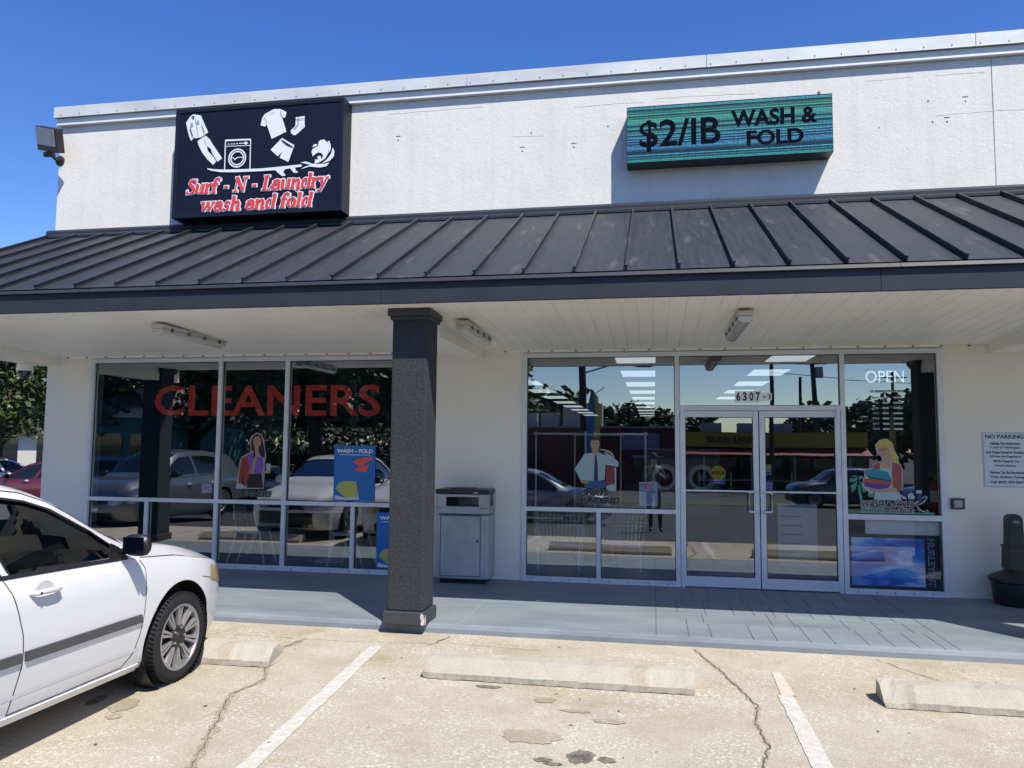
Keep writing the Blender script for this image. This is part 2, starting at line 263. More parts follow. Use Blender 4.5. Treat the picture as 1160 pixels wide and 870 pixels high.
D={'sign': [('w', [(0.157, 1.392), (0.19, 1.435), (0.216, 1.472), (0.262, 1.501), (0.38, 1.473), (0.41, 1.413), (0.447, 1.333), (0.5, 1.228), (0.487, 1.203), (0.46, 1.207), (0.454, 1.186), (0.401, 1.158), (0.306, 1.151), (0.284, 1.172), (0.272, 1.14), (0.245, 1.123), (0.215, 1.183), (0.175, 1.314)]), ('k', [(0.234, 1.46), (0.277, 1.474), (0.289, 1.463), (0.279, 1.435)]), ('k', [(0.397, 1.343), (0.406, 1.336), (0.459, 1.218), (0.448, 1.218)]), ('k', [(0.223, 1.31), (0.234, 1.31), (0.281, 1.178), (0.27, 1.173)]), ('g', [(0.294, 1.46), (0.3, 1.459), (0.366, 1.162), (0.361, 1.161)]), ('g', [(0.234, 1.374), (0.268, 1.378), (0.274, 1.343), (0.259, 1.323), (0.238, 1.335)]), ('w', [(0.24, 1.368), (0.264, 1.372), (0.268, 1.346), (0.258, 1.33), (0.242, 1.34)]), ('g', [(0.326, 1.4), (0.36, 1.401), (0.367, 1.371), (0.351, 1.353), (0.331, 1.365)]), ('w', [(0.332, 1.394), (0.356, 1.396), (0.361, 1.374), (0.349, 1.359), (0.335, 1.368)]), ('w', [(0.346, 1.11), (0.468, 1.175), (0.525, 1.124), (0.597, 1.017), (0.733, 0.831), (0.663, 0.788), (0.646, 0.811), (0.574, 0.917), (0.558, 0.975), (0.495, 1.024), (0.505, 0.96), (0.604, 0.852), (0.643, 0.793), (0.598, 0.748), (0.51, 0.832), (0.424, 0.939), (0.365, 1.045)]), ('g', [(0.453, 1.135), (0.459, 1.135), (0.494, 1.037), (0.488, 1.037)]), ('g', [(0.557, 1.007), (0.59, 1.011), (0.591, 1.006), (0.56, 1.001)]), ('w', [(0.764, 1.083), (0.772, 1.092), (1.144, 1.073), (1.155, 1.06), (1.155, 1.051), (0.765, 1.068)]), ('w', [(0.764, 1.076), (0.78, 1.075), (0.782, 0.658), (0.767, 0.659)]), ('w', [(1.141, 1.058), (1.155, 1.057), (1.161, 0.64), (1.146, 0.641)]), ('w', [(0.773, 0.999), (1.153, 0.982), (1.153, 0.973), (0.773, 0.99)]), ('w', [(0.815, 1.031), (0.836, 1.03), (0.834, 1.015), (0.812, 1.016)]), ('w', [(0.858, 1.029), (0.879, 1.028), (0.877, 1.013), (0.856, 1.014)]), ('w', [(0.898, 1.027), (0.919, 1.027), (0.917, 1.012), (0.896, 1.012)]), ('w', [(0.939, 1.026), (0.961, 1.026), (0.959, 1.011), (0.937, 1.011)]), ('w', [(0.975, 1.024), (1.056, 1.021), (1.056, 1.011), (0.976, 1.013)]), ('w', [(1.048, 1.016), (1.068, 1.035), (1.09, 1.034), (1.114, 1.012), (1.091, 0.995), (1.067, 0.996)]), ('w', [(0.871, 0.829), (0.901, 0.828), (0.926, 0.802), (0.951, 0.827), (1.05, 0.825), (1.05, 0.815), (0.957, 0.815), (0.928, 0.786), (0.898, 0.816), (0.871, 0.82)]), ('w', [(1.388, 1.42), (1.479, 1.457), (1.572, 1.451), (1.665, 1.4), (1.654, 1.331), (1.635, 1.32), (1.602, 1.335), (1.674, 1.123), (1.461, 1.04), (1.381, 1.25), (1.356, 1.223), (1.289, 1.247), (1.312, 1.349), (1.343, 1.398)]), ('g', [(1.334, 1.354), (1.341, 1.356), (1.386, 1.294), (1.385, 1.25), (1.377, 1.251), (1.379, 1.292)]), ('g', [(1.576, 1.431), (1.583, 1.431), (1.594, 1.38), (1.624, 1.325), (1.617, 1.325), (1.587, 1.374)]), ('g', [(1.422, 1.417), (1.449, 1.396), (1.481, 1.413), (1.483, 1.419), (1.49, 1.412), (1.452, 1.389), (1.415, 1.414)]), ('w', [(1.805, 1.312), (1.934, 1.318), (1.935, 1.206), (1.943, 1.168), (1.851, 1.093), (1.807, 1.062), (1.774, 1.067), (1.74, 1.1), (1.739, 1.138), (1.802, 1.19)]), ('k', [(1.841, 1.312), (1.848, 1.312), (1.847, 1.199), (1.785, 1.135), (1.779, 1.141), (1.841, 1.203)]), ('k', [(1.806, 1.281), (1.936, 1.28), (1.936, 1.273), (1.806, 1.273)]), ('g', [(1.936, 1.199), (1.903, 1.177), (1.907, 1.151), (1.901, 1.152), (1.895, 1.18)]), ('w', [(1.612, 1.04), (1.798, 0.922), (1.715, 0.697), (1.586, 0.767), (1.623, 0.85), (1.559, 0.787), (1.451, 0.888)]), ('k', [(1.604, 1.008), (1.612, 1.015), (1.785, 0.898), (1.78, 0.888), (1.687, 0.935)]), ('w', [(2.068, 0.744), (2.047, 0.813), (2.065, 0.849), (2.141, 0.882), (2.146, 0.943), (2.177, 0.963), (2.228, 0.963), (2.274, 0.916), (2.295, 0.847), (2.291, 0.774), (2.249, 0.702), (2.173, 0.658), (2.085, 0.636), (2.134, 0.685), (2.204, 0.705), (2.215, 0.747), (2.189, 0.78), (2.144, 0.793), (2.106, 0.775)]), ('w', [(2.097, 0.662), (2.108, 0.705), (2.147, 0.69), (2.133, 0.74), (2.171, 0.744), (2.191, 0.724), (2.179, 0.688), (2.135, 0.654)]), ('w', [(2.353, 0.844), (2.376, 0.793), (2.37, 0.72), (2.313, 0.664), (2.2, 0.634), (2.275, 0.689), (2.33, 0.759)]), ('w', [(2.293, 0.921), (2.317, 0.901), (2.324, 0.833), (2.304, 0.773), (2.284, 0.873)]), ('w', [(2.286, 0.94), (2.308, 0.936), (2.301, 0.915), (2.279, 0.898), (2.274, 0.925)]), ('w', [(2.064, 0.887), (2.082, 0.91), (2.115, 0.911), (2.134, 0.894), (2.09, 0.875)]), ('w', [(2.062, 0.881), (2.075, 0.876), (2.071, 0.866), (2.061, 0.872)]), ('w', [(1.897, 0.672), (1.968, 0.682), (2.072, 0.641), (2.225, 0.627), (2.308, 0.637), (2.265, 0.591), (2.176, 0.581), (2.021, 0.607), (1.9, 0.579), (1.97, 0.614), (2.046, 0.628)]), ('w', [(1.523, 0.603), (1.57, 0.557), (1.637, 0.503), (1.689, 0.513), (1.662, 0.539), (1.648, 0.571), (1.686, 0.602)]), ('w', [(1.737, 0.612), (1.764, 0.583), (1.805, 0.537), (1.856, 0.534), (1.864, 0.547), (1.829, 0.567), (1.822, 0.602)]), ('w', [(0.516, 0.703), (0.625, 0.681), (0.787, 0.663), (1.305, 0.637), (1.502, 0.638), (1.697, 0.642), (1.904, 0.646), (1.92, 0.629), (1.905, 0.614), (1.686, 0.6), (1.504, 0.596), (1.306, 0.599), (0.923, 0.615), (0.721, 0.633), (0.585, 0.663), (0.516, 0.69)])], 'wash': (0.961, 0.811, 0.134), 'figA': [('line', [(-0.034, 0.796), (-0.019, 0.861), (0.064, 0.912), (0.137, 0.889), (0.179, 0.81), (0.193, 0.693), (0.215, 0.601), (0.2, 0.51), (0.195, 0.159), (0.213, 0.159), (0.206, 0.153), (-0.22, 0.141), (-0.197, 0.296), (-0.171, 0.532), (-0.144, 0.585), (-0.011, 0.651), (-0.021, 0.73)]), ('hair', [(0.012, 0.862), (0.065, 0.896), (0.13, 0.869), (0.157, 0.797), (0.175, 0.706), (0.195, 0.64), (0.198, 0.575), (0.148, 0.575), (0.118, 0.614), (0.087, 0.705), (0.02, 0.652), (-0.005, 0.678), (-0.017, 0.796)]), ('purple', [(-0.066, 0.605), (0.004, 0.639), (0.062, 0.6), (0.105, 0.587), (0.17, 0.562), (0.18, 0.484), (0.156, 0.36), (0.057, 0.358), (-0.007, 0.351), (-0.054, 0.481)]), ('skin', [(0.014, 0.809), (0.045, 0.855), (0.095, 0.862), (0.132, 0.816), (0.134, 0.758), (0.1, 0.711), (0.05, 0.724), (0.016, 0.757)]), ('skin', [(0.036, 0.731), (0.097, 0.718), (0.105, 0.6), (0.077, 0.58), (0.066, 0.482), (0.036, 0.351), (-0.007, 0.364), (0.01, 0.469), (0.028, 0.547), (0.055, 0.6), (0.032, 0.639)]), ('black', [(-0.049, 0.35), (0.156, 0.36), (0.185, 0.165), (-0.056, 0.161)]), ('red', [(-0.143, 0.565), (-0.066, 0.598), (-0.024, 0.442), (-0.033, 0.298), (-0.071, 0.18), (-0.107, 0.193), (-0.115, 0.375), (-0.13, 0.218), (-0.18, 0.218), (-0.173, 0.401)]), ('white', [(-0.205, 0.208), (-0.122, 0.212), (-0.066, 0.157), (-0.209, 0.154)]), ('skin', [(0.169, 0.392), (0.282, 0.407), (0.283, 0.366), (0.178, 0.354)]), ('white', [(0.215, 0.491), (0.286, 0.492), (0.282, 0.407), (0.225, 0.4)]), ('black', [(0.033, 0.807), (0.057, 0.812), (0.057, 0.805), (0.033, 0.8)]), ('black', [(0.089, 0.815), (0.114, 0.812), (0.114, 0.806), (0.09, 0.808)]), ('red', [(0.061, 0.748), (0.099, 0.751), (0.082, 0.736)])], 'figB': [('hair', [(-0.063, 0.808), (-0.025, 0.841), (0.045, 0.828), (0.064, 0.771), (0.051, 0.758), (0.045, 0.79), (-0.044, 0.789), (-0.057, 0.745), (-0.066, 0.757)]), ('skin', [(-0.055, 0.789), (0.045, 0.796), (0.051, 0.739), (0.032, 0.682), (0.026, 0.65), (-0.038, 0.65), (-0.048, 0.694), (-0.063, 0.732)]), ('shirt', [(-0.14, 0.617), (-0.044, 0.637), (0.0, 0.606), (0.051, 0.638), (0.127, 0.607), (0.177, 0.62), (0.29, 0.521), (0.284, 0.464), (0.127, 0.487), (0.114, 0.298), (-0.076, 0.282), (-0.19, 0.293), (-0.261, 0.431)]), ('skin', [(-0.038, 0.662), (0.032, 0.663), (0.038, 0.631), (0.0, 0.606), (-0.038, 0.631)]), ('navy', [(-0.006, 0.606), (0.015, 0.606), (0.028, 0.492), (0.032, 0.29), (0.006, 0.258), (-0.019, 0.289), (-0.013, 0.491)]), ('blue', [(-0.12, 0.237), (-0.07, 0.281), (0.12, 0.285), (0.139, 0.241), (0.12, 0.197), (-0.12, 0.193)]), ('skin', [(-0.19, 0.299), (-0.076, 0.288), (-0.089, 0.25), (-0.178, 0.255)]), ('skin', [(0.108, 0.651), (0.152, 0.658), (0.165, 0.614), (0.12, 0.613)]), ('darkred', [(0.133, 0.481), (0.24, 0.463), (0.233, 0.256), (0.177, 0.23), (0.126, 0.241)]), ('white', [(0.24, 0.457), (0.259, 0.457), (0.258, 0.162), (0.177, 0.161), (0.133, 0.191), (0.139, 0.226), (0.24, 0.253)]), ('white', [(0.064, 0.682), (0.127, 0.677), (0.203, 0.646), (0.24, 0.583), (0.228, 0.583), (0.19, 0.63), (0.127, 0.664), (0.064, 0.67)]), ('black', [(-0.038, 0.758), (-0.013, 0.763), (-0.013, 0.757), (-0.038, 0.751)]), ('black', [(0.01, 0.763), (0.036, 0.76), (0.036, 0.753), (0.01, 0.757)]), ('darkred', [(-0.015, 0.694), (0.015, 0.696), (0.0, 0.687)])], 'figC': [('green', [(-0.32, 0.342), (-0.298, 0.348), (-0.269, 0.177), (-0.302, 0.17)]), ('green', [(-0.313, 0.431), (-0.414, 0.418), (-0.398, 0.376), (-0.336, 0.389)]), ('green', [(-0.319, 0.39), (-0.394, 0.341), (-0.384, 0.258), (-0.35, 0.294)]), ('green', [(-0.308, 0.396), (-0.245, 0.45), (-0.301, 0.455)]), ('green', [(-0.302, 0.39), (-0.252, 0.367), (-0.227, 0.273), (-0.261, 0.26)]), ('green', [(-0.312, 0.437), (-0.346, 0.461), (-0.402, 0.446)]), ('green', [(-0.205, 0.261), (-0.149, 0.262), (-0.145, 0.203), (-0.212, 0.214)]), ('green', [(-0.424, 0.031), (0.505, 0.042), (0.504, 0.016), (-0.425, -0.002)]), ('green', [(-0.297, 0.167), (-0.018, 0.147), (-0.022, 0.032), (-0.3, 0.034)]), ('outline', [(-0.114, 0.821), (-0.065, 0.879), (0.016, 0.894), (0.077, 0.841), (0.096, 0.752), (0.135, 0.681), (0.139, 0.61), (0.161, 0.596), (0.18, 0.516), (0.168, 0.286), (0.14, 0.256), (0.159, 0.177), (-0.146, 0.174), (-0.138, 0.251), (-0.194, 0.255), (-0.265, 0.331), (-0.262, 0.426), (-0.243, 0.439), (-0.248, 0.534), (-0.152, 0.547), (-0.149, 0.589), (-0.094, 0.625), (-0.044, 0.631), (-0.092, 0.702), (-0.107, 0.762)]), ('redshirt', [(-0.14, 0.583), (-0.095, 0.613), (-0.033, 0.626), (-0.069, 0.536), (-0.142, 0.529)]), ('redshirt', [(0.067, 0.621), (0.15, 0.598), (0.169, 0.516), (0.157, 0.292), (0.123, 0.267), (0.075, 0.302), (0.055, 0.408)]), ('skin2', [(-0.026, 0.679), (0.047, 0.71), (0.062, 0.633), (0.048, 0.55), (-0.063, 0.548), (-0.044, 0.62)]), ('blond', [(-0.106, 0.809), (-0.065, 0.869), (0.013, 0.882), (0.068, 0.835), (0.088, 0.752), (0.124, 0.681), (0.128, 0.61), (0.083, 0.609), (0.057, 0.668), (0.049, 0.763), (-0.022, 0.822), (-0.09, 0.768)]), ('skin2', [(-0.09, 0.774), (-0.022, 0.828), (0.049, 0.769), (0.042, 0.704), (0.007, 0.668), (-0.037, 0.667), (-0.081, 0.708)]), ('apron', [(-0.065, 0.546), (0.048, 0.547), (0.067, 0.408), (-0.145, 0.416), (-0.086, 0.512)]), ('apron', [(-0.055, 0.625), (-0.044, 0.625), (-0.061, 0.546), (-0.072, 0.546)]), ('apron', [(-0.132, 0.269), (0.123, 0.267), (0.149, 0.186), (-0.14, 0.186)]), ('black', [(-0.09, 0.77), (-0.054, 0.776), (-0.051, 0.75), (-0.085, 0.745)]), ('skin2', [(-0.085, 0.765), (-0.059, 0.77), (-0.056, 0.755), (-0.081, 0.751)]), ('black', [(-0.039, 0.777), (0.011, 0.784), (0.01, 0.756), (-0.035, 0.75)]), ('skin2', [(-0.033, 0.772), (0.005, 0.778), (0.004, 0.76), (-0.029, 0.756)]), ('red2', [(-0.041, 0.721), (-0.008, 0.717), (-0.025, 0.703)]), ('teal', [(-0.231, 0.528), (-0.097, 0.536), (0.014, 0.502), (0.056, 0.414), (-0.034, 0.394), (-0.211, 0.439), (-0.238, 0.486)]), ('dteal', [(-0.216, 0.457), (0.05, 0.41), (0.044, 0.386), (-0.189, 0.42)]), ('orange', [(-0.251, 0.426), (0.055, 0.384), (0.043, 0.349), (-0.124, 0.357), (-0.252, 0.379)]), ('purple2', [(-0.252, 0.377), (0.032, 0.351), (0.02, 0.319), (-0.114, 0.298), (-0.248, 0.332)]), ('skin2', [(-0.214, 0.32), (-0.115, 0.29), (0.02, 0.315), (0.097, 0.32), (0.118, 0.285), (-0.037, 0.264), (-0.182, 0.273)]), ('lineW', [(0.29, 0.142), (0.413, 0.238), (0.437, 0.215), (0.4, 0.156), (0.311, 0.107), (0.306, 0.116), (0.389, 0.167), (0.423, 0.209), (0.411, 0.224), (0.295, 0.128)]), ('lineW', [(0.307, 0.154), (0.338, 0.096), (0.435, 0.069), (0.445, 0.046), (0.429, 0.038), (0.332, 0.067), (0.321, 0.078), (0.427, 0.052), (0.432, 0.058), (0.332, 0.084)]), ('lineW', [(0.129, 0.256), (0.204, 0.21), (0.213, 0.193), (0.182, 0.192), (0.122, 0.238)]), ('apron', [(0.222, 0.246), (0.272, 0.27), (0.303, 0.212), (0.281, 0.194), (0.226, 0.199)]), ('apron', [(0.317, 0.297), (0.372, 0.298), (0.379, 0.261), (0.313, 0.259)]), ('navy2', [(0.318, 0.26), (0.376, 0.261), (0.383, 0.144), (0.324, 0.189)])], 'O': [(-3.878, 0.922), (0.797, 0.97), (4.202, 0.912)]}

# ================================================================ THE SETTING
concrete = ground_mat('lot_concrete', [(.385, .335, .245), (.435, .385, .29), (.485, .435, .34), (.52, .475, .38)], (.68, .645, .56), 1.0, .35, .93, stain=(.86, .77, .62), fleck=.8)
asphalt = ground_mat('asphalt', [(.032, .032, .035), (.042, .042, .043), (.055, .054, .052)], (.09, .09, .088), .6, .3)
roadm = ground_mat('road_asphalt', [(.055, .055, .057), (.075, .075, .075)], (.13, .13, .13), .5, .2)
def sheet(name, x0, x1, ys, lift, mt, label=None, nx=1, parent=None):
    b = MB()
    for i in range(len(ys) - 1):
        for k in range(nx):
            a, c = x0 + (x1 - x0) * k / nx, x0 + (x1 - x0) * (k + 1) / nx
            b.quad((a, ys[i], gz(ys[i]) + lift), (c, ys[i], gz(ys[i]) + lift), (c, ys[i + 1], gz(ys[i + 1]) + lift), (a, ys[i + 1], gz(ys[i + 1]) + lift))
    o = b.build(name, mt, parent, fix=False)
    return o
g = sheet('ground', -900, 900, [-900, -60, -40, -20, -11, -6, -2.3, 0, 8, 30, 400, 900], 0, asphalt)
tag(g, 'dark asphalt ground spreading beyond the concrete parking bays', kind='structure')
lot = sheet('parking_lot', -22, 30, [-6.05, -6, -2.4], .006, concrete)
tag(lot, 'sunlit tan concrete parking bays in front of the laundry', kind='structure')
rd = sheet('road', -200, 200, [-36, -28], .006, roadm); tag(rd, 'asphalt street behind the parking lot', kind='structure')
grassm = ground_mat('verge_grass', [(.05, .075, .02), (.07, .10, .03), (.09, .11, .04)], (.12, .13, .06), 1.5, .5)
vg = sheet('grass_verge', -200, 200, [-28, -25.5], .012, grassm); tag(vg, 'narrow grass verge beside the street', kind='structure')
y0 = -40.2
white_paint = mat('line_paint', (.60, .59, .55), .8, noise=.12, nscale=22, bump=.4, bscale=90, col2=(.44, .40, .33), detail=8)
# painted bay lines with worn edges
def line(name, pts, wd, lab, parent):
    r = random.Random(len(name) + int(pts[0][0] * 10)); L = []; R = []
    n = 26
    for i in range(n + 1):
        t = i / n; x = pts[0][0] + (pts[1][0] - pts[0][0]) * t; y = pts[0][1] + (pts[1][1] - pts[0][1]) * t
        L.append((x - wd / 2 + r.uniform(-.006, .004), y)); R.append((x + wd / 2 + r.uniform(-.004, .006), y))
    b = MB()
    for i in range(n): b.quad(*[(p[0], p[1], gz(p[1]) + .011) for p in (L[i], R[i], R[i + 1], L[i + 1])][::1])
    o = b.build(name, white_paint, parent); return tag(o, lab)
line('parking_line', [(-.74, -5.9), (-.905, -3.07)], .112, 'white bay line nearest the white sedan', lot)
line('parking_line', [(2.46, -5.9), (2.455, -3.70)], .112, 'white bay line right of the middle wheel stop', lot)
faded = mat('line_paint_faded', (.55, .51, .43), .9, noise=.1, nscale=20, col2=(.47, .42, .33))
b = MB(); b.quad((2.42, -3.70, gz(-3.7) + .011), (2.52, -3.70, gz(-3.7) + .011), (2.50, -3.13, gz(-3.13) + .011), (2.43, -3.16, gz(-3.16) + .011)); tag(b.build('parking_line', faded, lot), 'worn faint end of the right bay line')
for x in (-4.2, -7.6, 5.8): line('parking_line', [(x, -5.9), (x, -3.1)], .112, None, lot)
# cracks, oil stains and joints in the concrete
crackm = mat('crack_dark', (.12, .095, .065), .95); crack2 = ground_mat('crack_edge', [tuple(q * f_ for q, f_ in zip(c_, (.84, .80, .74))) for c_ in [(.385, .335, .245), (.435, .385, .29), (.485, .435, .34), (.52, .475, .38)]], (.60, .55, .46), 1.0, .35, .93, stain=(.86, .77, .62), fleck=.8)
oil = mat('oil_dark', (.075, .068, .058), .6, noise=.3, nscale=18, bump=.3, bscale=90, col2=(.26, .225, .17)); oil2 = ground_mat('stained_concrete', [tuple(q * f_ for q, f_ in zip(c_, (.80, .77, .72))) for c_ in [(.385, .335, .245), (.435, .385, .29), (.485, .435, .34), (.52, .475, .38)]], (.56, .52, .43), 1.0, .35, .93, stain=(.86, .77, .62), fleck=.8)
def crack(pts, w0, lift=.0105, name='crack', mt=None, seed=1, jit=.012, lab=None):
    r = random.Random(seed); P = []
    for (a, b_) in zip(pts, pts[1:]):
        d = math.dist(a, b_); n = max(2, int(d / .035))
        for i in range(n): t = i / n; P.append((a[0] + (b_[0] - a[0]) * t + r.uniform(-jit, jit), a[1] + (b_[1] - a[1]) * t + r.uniform(-jit, jit)))
    P.append(pts[-1]); b = MB()
    wds = [w0 * r.uniform(.35, 1.4) for _ in P]; wds[0] = wds[-1] = .001
    for i in range(len(P) - 1):
        p, q = P[i], P[i + 1]; d = Vector((q[0] - p[0], q[1] - p[1])); d.normalize(); nn = Vector((-d.y, d.x))
        a1 = (p[0] + nn.x * wds[i] / 2, p[1] + nn.y * wds[i] / 2); a2 = (p[0] - nn.x * wds[i] / 2, p[1] - nn.y * wds[i] / 2)
        b1 = (q[0] + nn.x * wds[i + 1] / 2, q[1] + nn.y * wds[i + 1] / 2); b2 = (q[0] - nn.x * wds[i + 1] / 2, q[1] - nn.y * wds[i + 1] / 2)
        b.quad(*[(u[0], u[1], gz(u[1]) + lift) for u in (a2, b2, b1, a1)])
    o = b.build(name, mt or crackm, lot); 
    if lab: tag(o, lab)
    return o
cr1 = [(1.86, -2.6), (1.95, -2.95), (2.02, -3.15), (2.12, -3.55), (2.22, -3.95), (2.17, -4.3), (2.20, -4.65), (2.10, -5.1), (2.14, -5.6), (2.11, -6.0)]
cr2 = [(-1.62, -2.95), (-1.70, -3.3), (-1.60, -3.75), (-1.42, -4.1), (-1.50, -4.45), (-1.33, -4.9), (-1.14, -5.4), (-1.02, -5.75), (-.98, -6.0)]
cr3 = [(3.35, -2.62), (3.55, -2.95), (3.8, -3.3)]
cr4 = [(4.15, -3.95), (4.4, -4.15), (4.9, -4.35), (5.4, -4.6)]
crack(cr1, .035, .0080, 'crack_stain', crack2, 3, .01); crack(cr1, .010, .0105, 'crack', seed=4, lab='jagged crack right of the middle wheel stop')
crack(cr2, .06, .0080, 'crack_stain', crack2, 5, .012); crack(cr2, .007, .0105, 'crack', seed=6, lab='long crack beside the left bay line')
crack(cr3, .007, .0105, 'crack', seed=8); crack(cr4, .009, .0105, 'crack', seed=9, lab='short crack under the right wheel stop')
crack([(-.35, -2.63), (-.47, -2.98)], .012, .0105, 'crack', seed=10); crack([(-2.9, -2.95), (-1.2, -2.97), (-.3, -2.86), (.6, -2.93)], .006, .0105, 'crack', crack2, seed=11)
def blob(cx, cy, rx, ry, mt, name, seed, lift=.0095, lab=None, n=60):
    r = random.Random(seed); ph = [r.uniform(0, 6.28) for _ in range(6)]; b = MB(); P = []
    for k in range(n):
        t = 2 * pi * k / n; q = 1 + .10 * sin(2 * t + ph[0]) + .08 * sin(5 * t + ph[1]) + .06 * sin(9 * t + ph[2]) + .05 * sin(17 * t + ph[3])
        P.append((cx + rx * q * cos(t), cy + ry * q * sin(t)))
    for k in range(n): a, c = P[k], P[(k + 1) % n]; b.quad((cx, cy, gz(cy) + lift), (a[0], a[1], gz(a[1]) + lift), (c[0], c[1], gz(c[1]) + lift))
    o = b.build(name, mt, lot)
    if lab: tag(o, lab)
    return o
for (x, y, a, c, mm, nm, sd, lab) in [(1.087, -5.033, .075, .10, oil, 'oil_stain', 1, 'black oil stain in the middle bay'), (.873, -5.116, .055, .03, oil, 'oil_spot', 2, None), (.94, -5.16, .05, .025, oil, 'oil_spot', 3, None), (1.24, -5.05, .05, .04, oil, 'oil_spot', 12, None),
        (.755, -4.79, .17, .12, oil2, 'faint_stain', 4, None), (.98, -4.30, .11, .03, oil2, 'faint_stain', 5, None), (.746, -4.13, .08, .05, oil2, 'faint_stain', 6, None), (1.22, -4.45, .10, .04, oil2, 'faint_stain', 7, None),
        (.295, -3.93, .085, .035, oil, 'oil_spot', 8, None), (-2.11, -4.79, .09, .13, oil2, 'faint_stain', 9, None), (-2.03, -4.99, .06, .05, oil2, 'faint_stain', 10, None), (-2.36, -4.75, .05, .10, oil, 'oil_spot', 11, None), (-.93, -5.62, .06, .03, oil, 'oil_spot', 13, None),
        (.172, -3.25, .03, .015, oil, 'oil_spot', 14, None), (1.60, -3.2, .025, .012, oil, 'oil_spot', 16, None), (3.3, -4.9, .3, .16, oil2, 'faint_stain', 17, None), (-.35, -4.6, .22, .3, oil2, 'faint_stain', 18, None)]:
    if mm is oil2 and a > .2: continue
    blob(x, y, a, c, mm, nm, sd, lab=lab, lift=.0095 + .0001 * sd)
rq = random.Random(21)
for i in range(34):
    x, y = rq.uniform(-2, 4.6), rq.uniform(-5.7, -2.75); blob(x, y, rq.uniform(.004, .013), rq.uniform(.004, .012), crackm, 'grit_speck', 300 + i, lift=.0125, n=9)
# ---- painted walkway slab with a stamped patch
def slab_mat():
    M = mat('walkway_paint', (.235, .285, .335), .55, spec=.22); n = M.node_tree; b = n.nodes['Principled BSDF']; L = n.links
    tc = n.nodes.new('ShaderNodeTexCoord')
    def nz(s, d, rr=.6, sc=None):
        t = n.nodes.new('ShaderNodeTexNoise'); t.inputs['Scale'].default_value = s; t.inputs['Detail'].default_value = d; t.inputs['Roughness'].default_value = rr
        if sc: mp = n.nodes.new('ShaderNodeMapping'); mp.inputs['Scale'].default_value = sc; L.new(tc.outputs['Object'], mp.inputs[0]); L.new(mp.outputs[0], t.inputs[0])
        else: L.new(tc.outputs['Object'], t.inputs[0])
        return t
    a = nz(1.6, 8, .7, (.5, 1.6, 1)); r = n.nodes.new('ShaderNodeValToRGB'); L.new(a.outputs[0], r.inputs[0])
    r.color_ramp.elements[0].position = .3; r.color_ramp.elements[1].position = .72
    r.color_ramp.elements[0].color = (.15, .178, .205, 1); r.color_ramp.elements[1].color = (.25, .282, .308, 1)
    f = nz(30, 4); rf = n.nodes.new('ShaderNodeValToRGB'); L.new(f.outputs[0], rf.inputs[0]); rf.color_ramp.elements[0].position = .67; rf.color_ramp.elements[1].position = .75
    mx = n.nodes.new('ShaderNodeMix'); mx.data_type = 'RGBA'; L.new(rf.outputs[0], mx.inputs[0]); L.new(r.outputs[0], mx.inputs[6]); mx.inputs[7].default_value = (.36, .38, .39, 1)
    L.new(mx.outputs[2], b.inputs['Base Color'])
    rr = n.nodes.new('ShaderNodeMapRange'); rr.inputs[3].default_value = .38; rr.inputs[4].default_value = .68; L.new(a.outputs[0], rr.inputs[0]); L.new(rr.outputs[0], b.inputs['Roughness'])
    u = n.nodes.new('ShaderNodeBump'); u.inputs['Strength'].default_value = .25; u.inputs['Distance'].default_value = .008; L.new(f.outputs[0], u.inputs['Height']); L.new(u.outputs[0], b.inputs['Normal'])
    return M
slabm = slab_mat()
b = MB(); b.box(-22, 16, -2.53, 1.0, -.30, 0)
slab = b.build('walkway', slabm, bevel=.04); tag(slab, 'blue grey painted walkway under the canopy', kind='structure')
jm = mat('joint_dark', (.05, .065, .085), .8); jl = mat('joint_light', (.33, .37, .41), .8)
r = random.Random(5); bd = MB(); bl = MB()
X0, X1 = 1.53, 4.05
bd.box(X0 - .003, X0 + .003, -2.5, -.02, .0005, .0016); bd.box(X1 - .003, X1 + .003, -2.5, -.02, .0005, .0016)
rows = [-2.5]
while rows[-1] < -.1: rows.append(rows[-1] + r.choice([.3, .42, .55]))
off = 0
for i in range(len(rows) - 1):
    a, c = rows[i], min(rows[i + 1], -.03); x = X0 + r.uniform(.1, .3)
    while x < X1 - .06:
        if r.random() < .92: e = c + (r.choice([0, .0, .15]) if c < -.3 else 0); bd.box(x - .003, x + .003, a, e, .0005, .0016)
        x += r.choice([.2, .28, .36])
    bl.box(X0, X1, c - .002, c + .002, .0004, .0011) if c < -.05 else None
tag(bd.build('stamped_joint', jm, slab), 'dark joints of the stamped paving at the doors'); bl.build('stamped_joint', jl, slab)
b = MB(); b.box(-.30, -.296, -2.5, -.03, .0005, .0016); b.build('walkway_joint', jl, slab)
b = MB(); b.box(.27, .30, -1.28, -1.17, .0005, .0016, Matrix.Translation((.27, -1.2, 0)) @ Matrix.Rotation(-.5, 4, 'Z') @ Matrix.Translation((-.27, 1.2, 0))); b.build('scratch', mat('scratch_white', (.6, .6, .58), .8), slab)

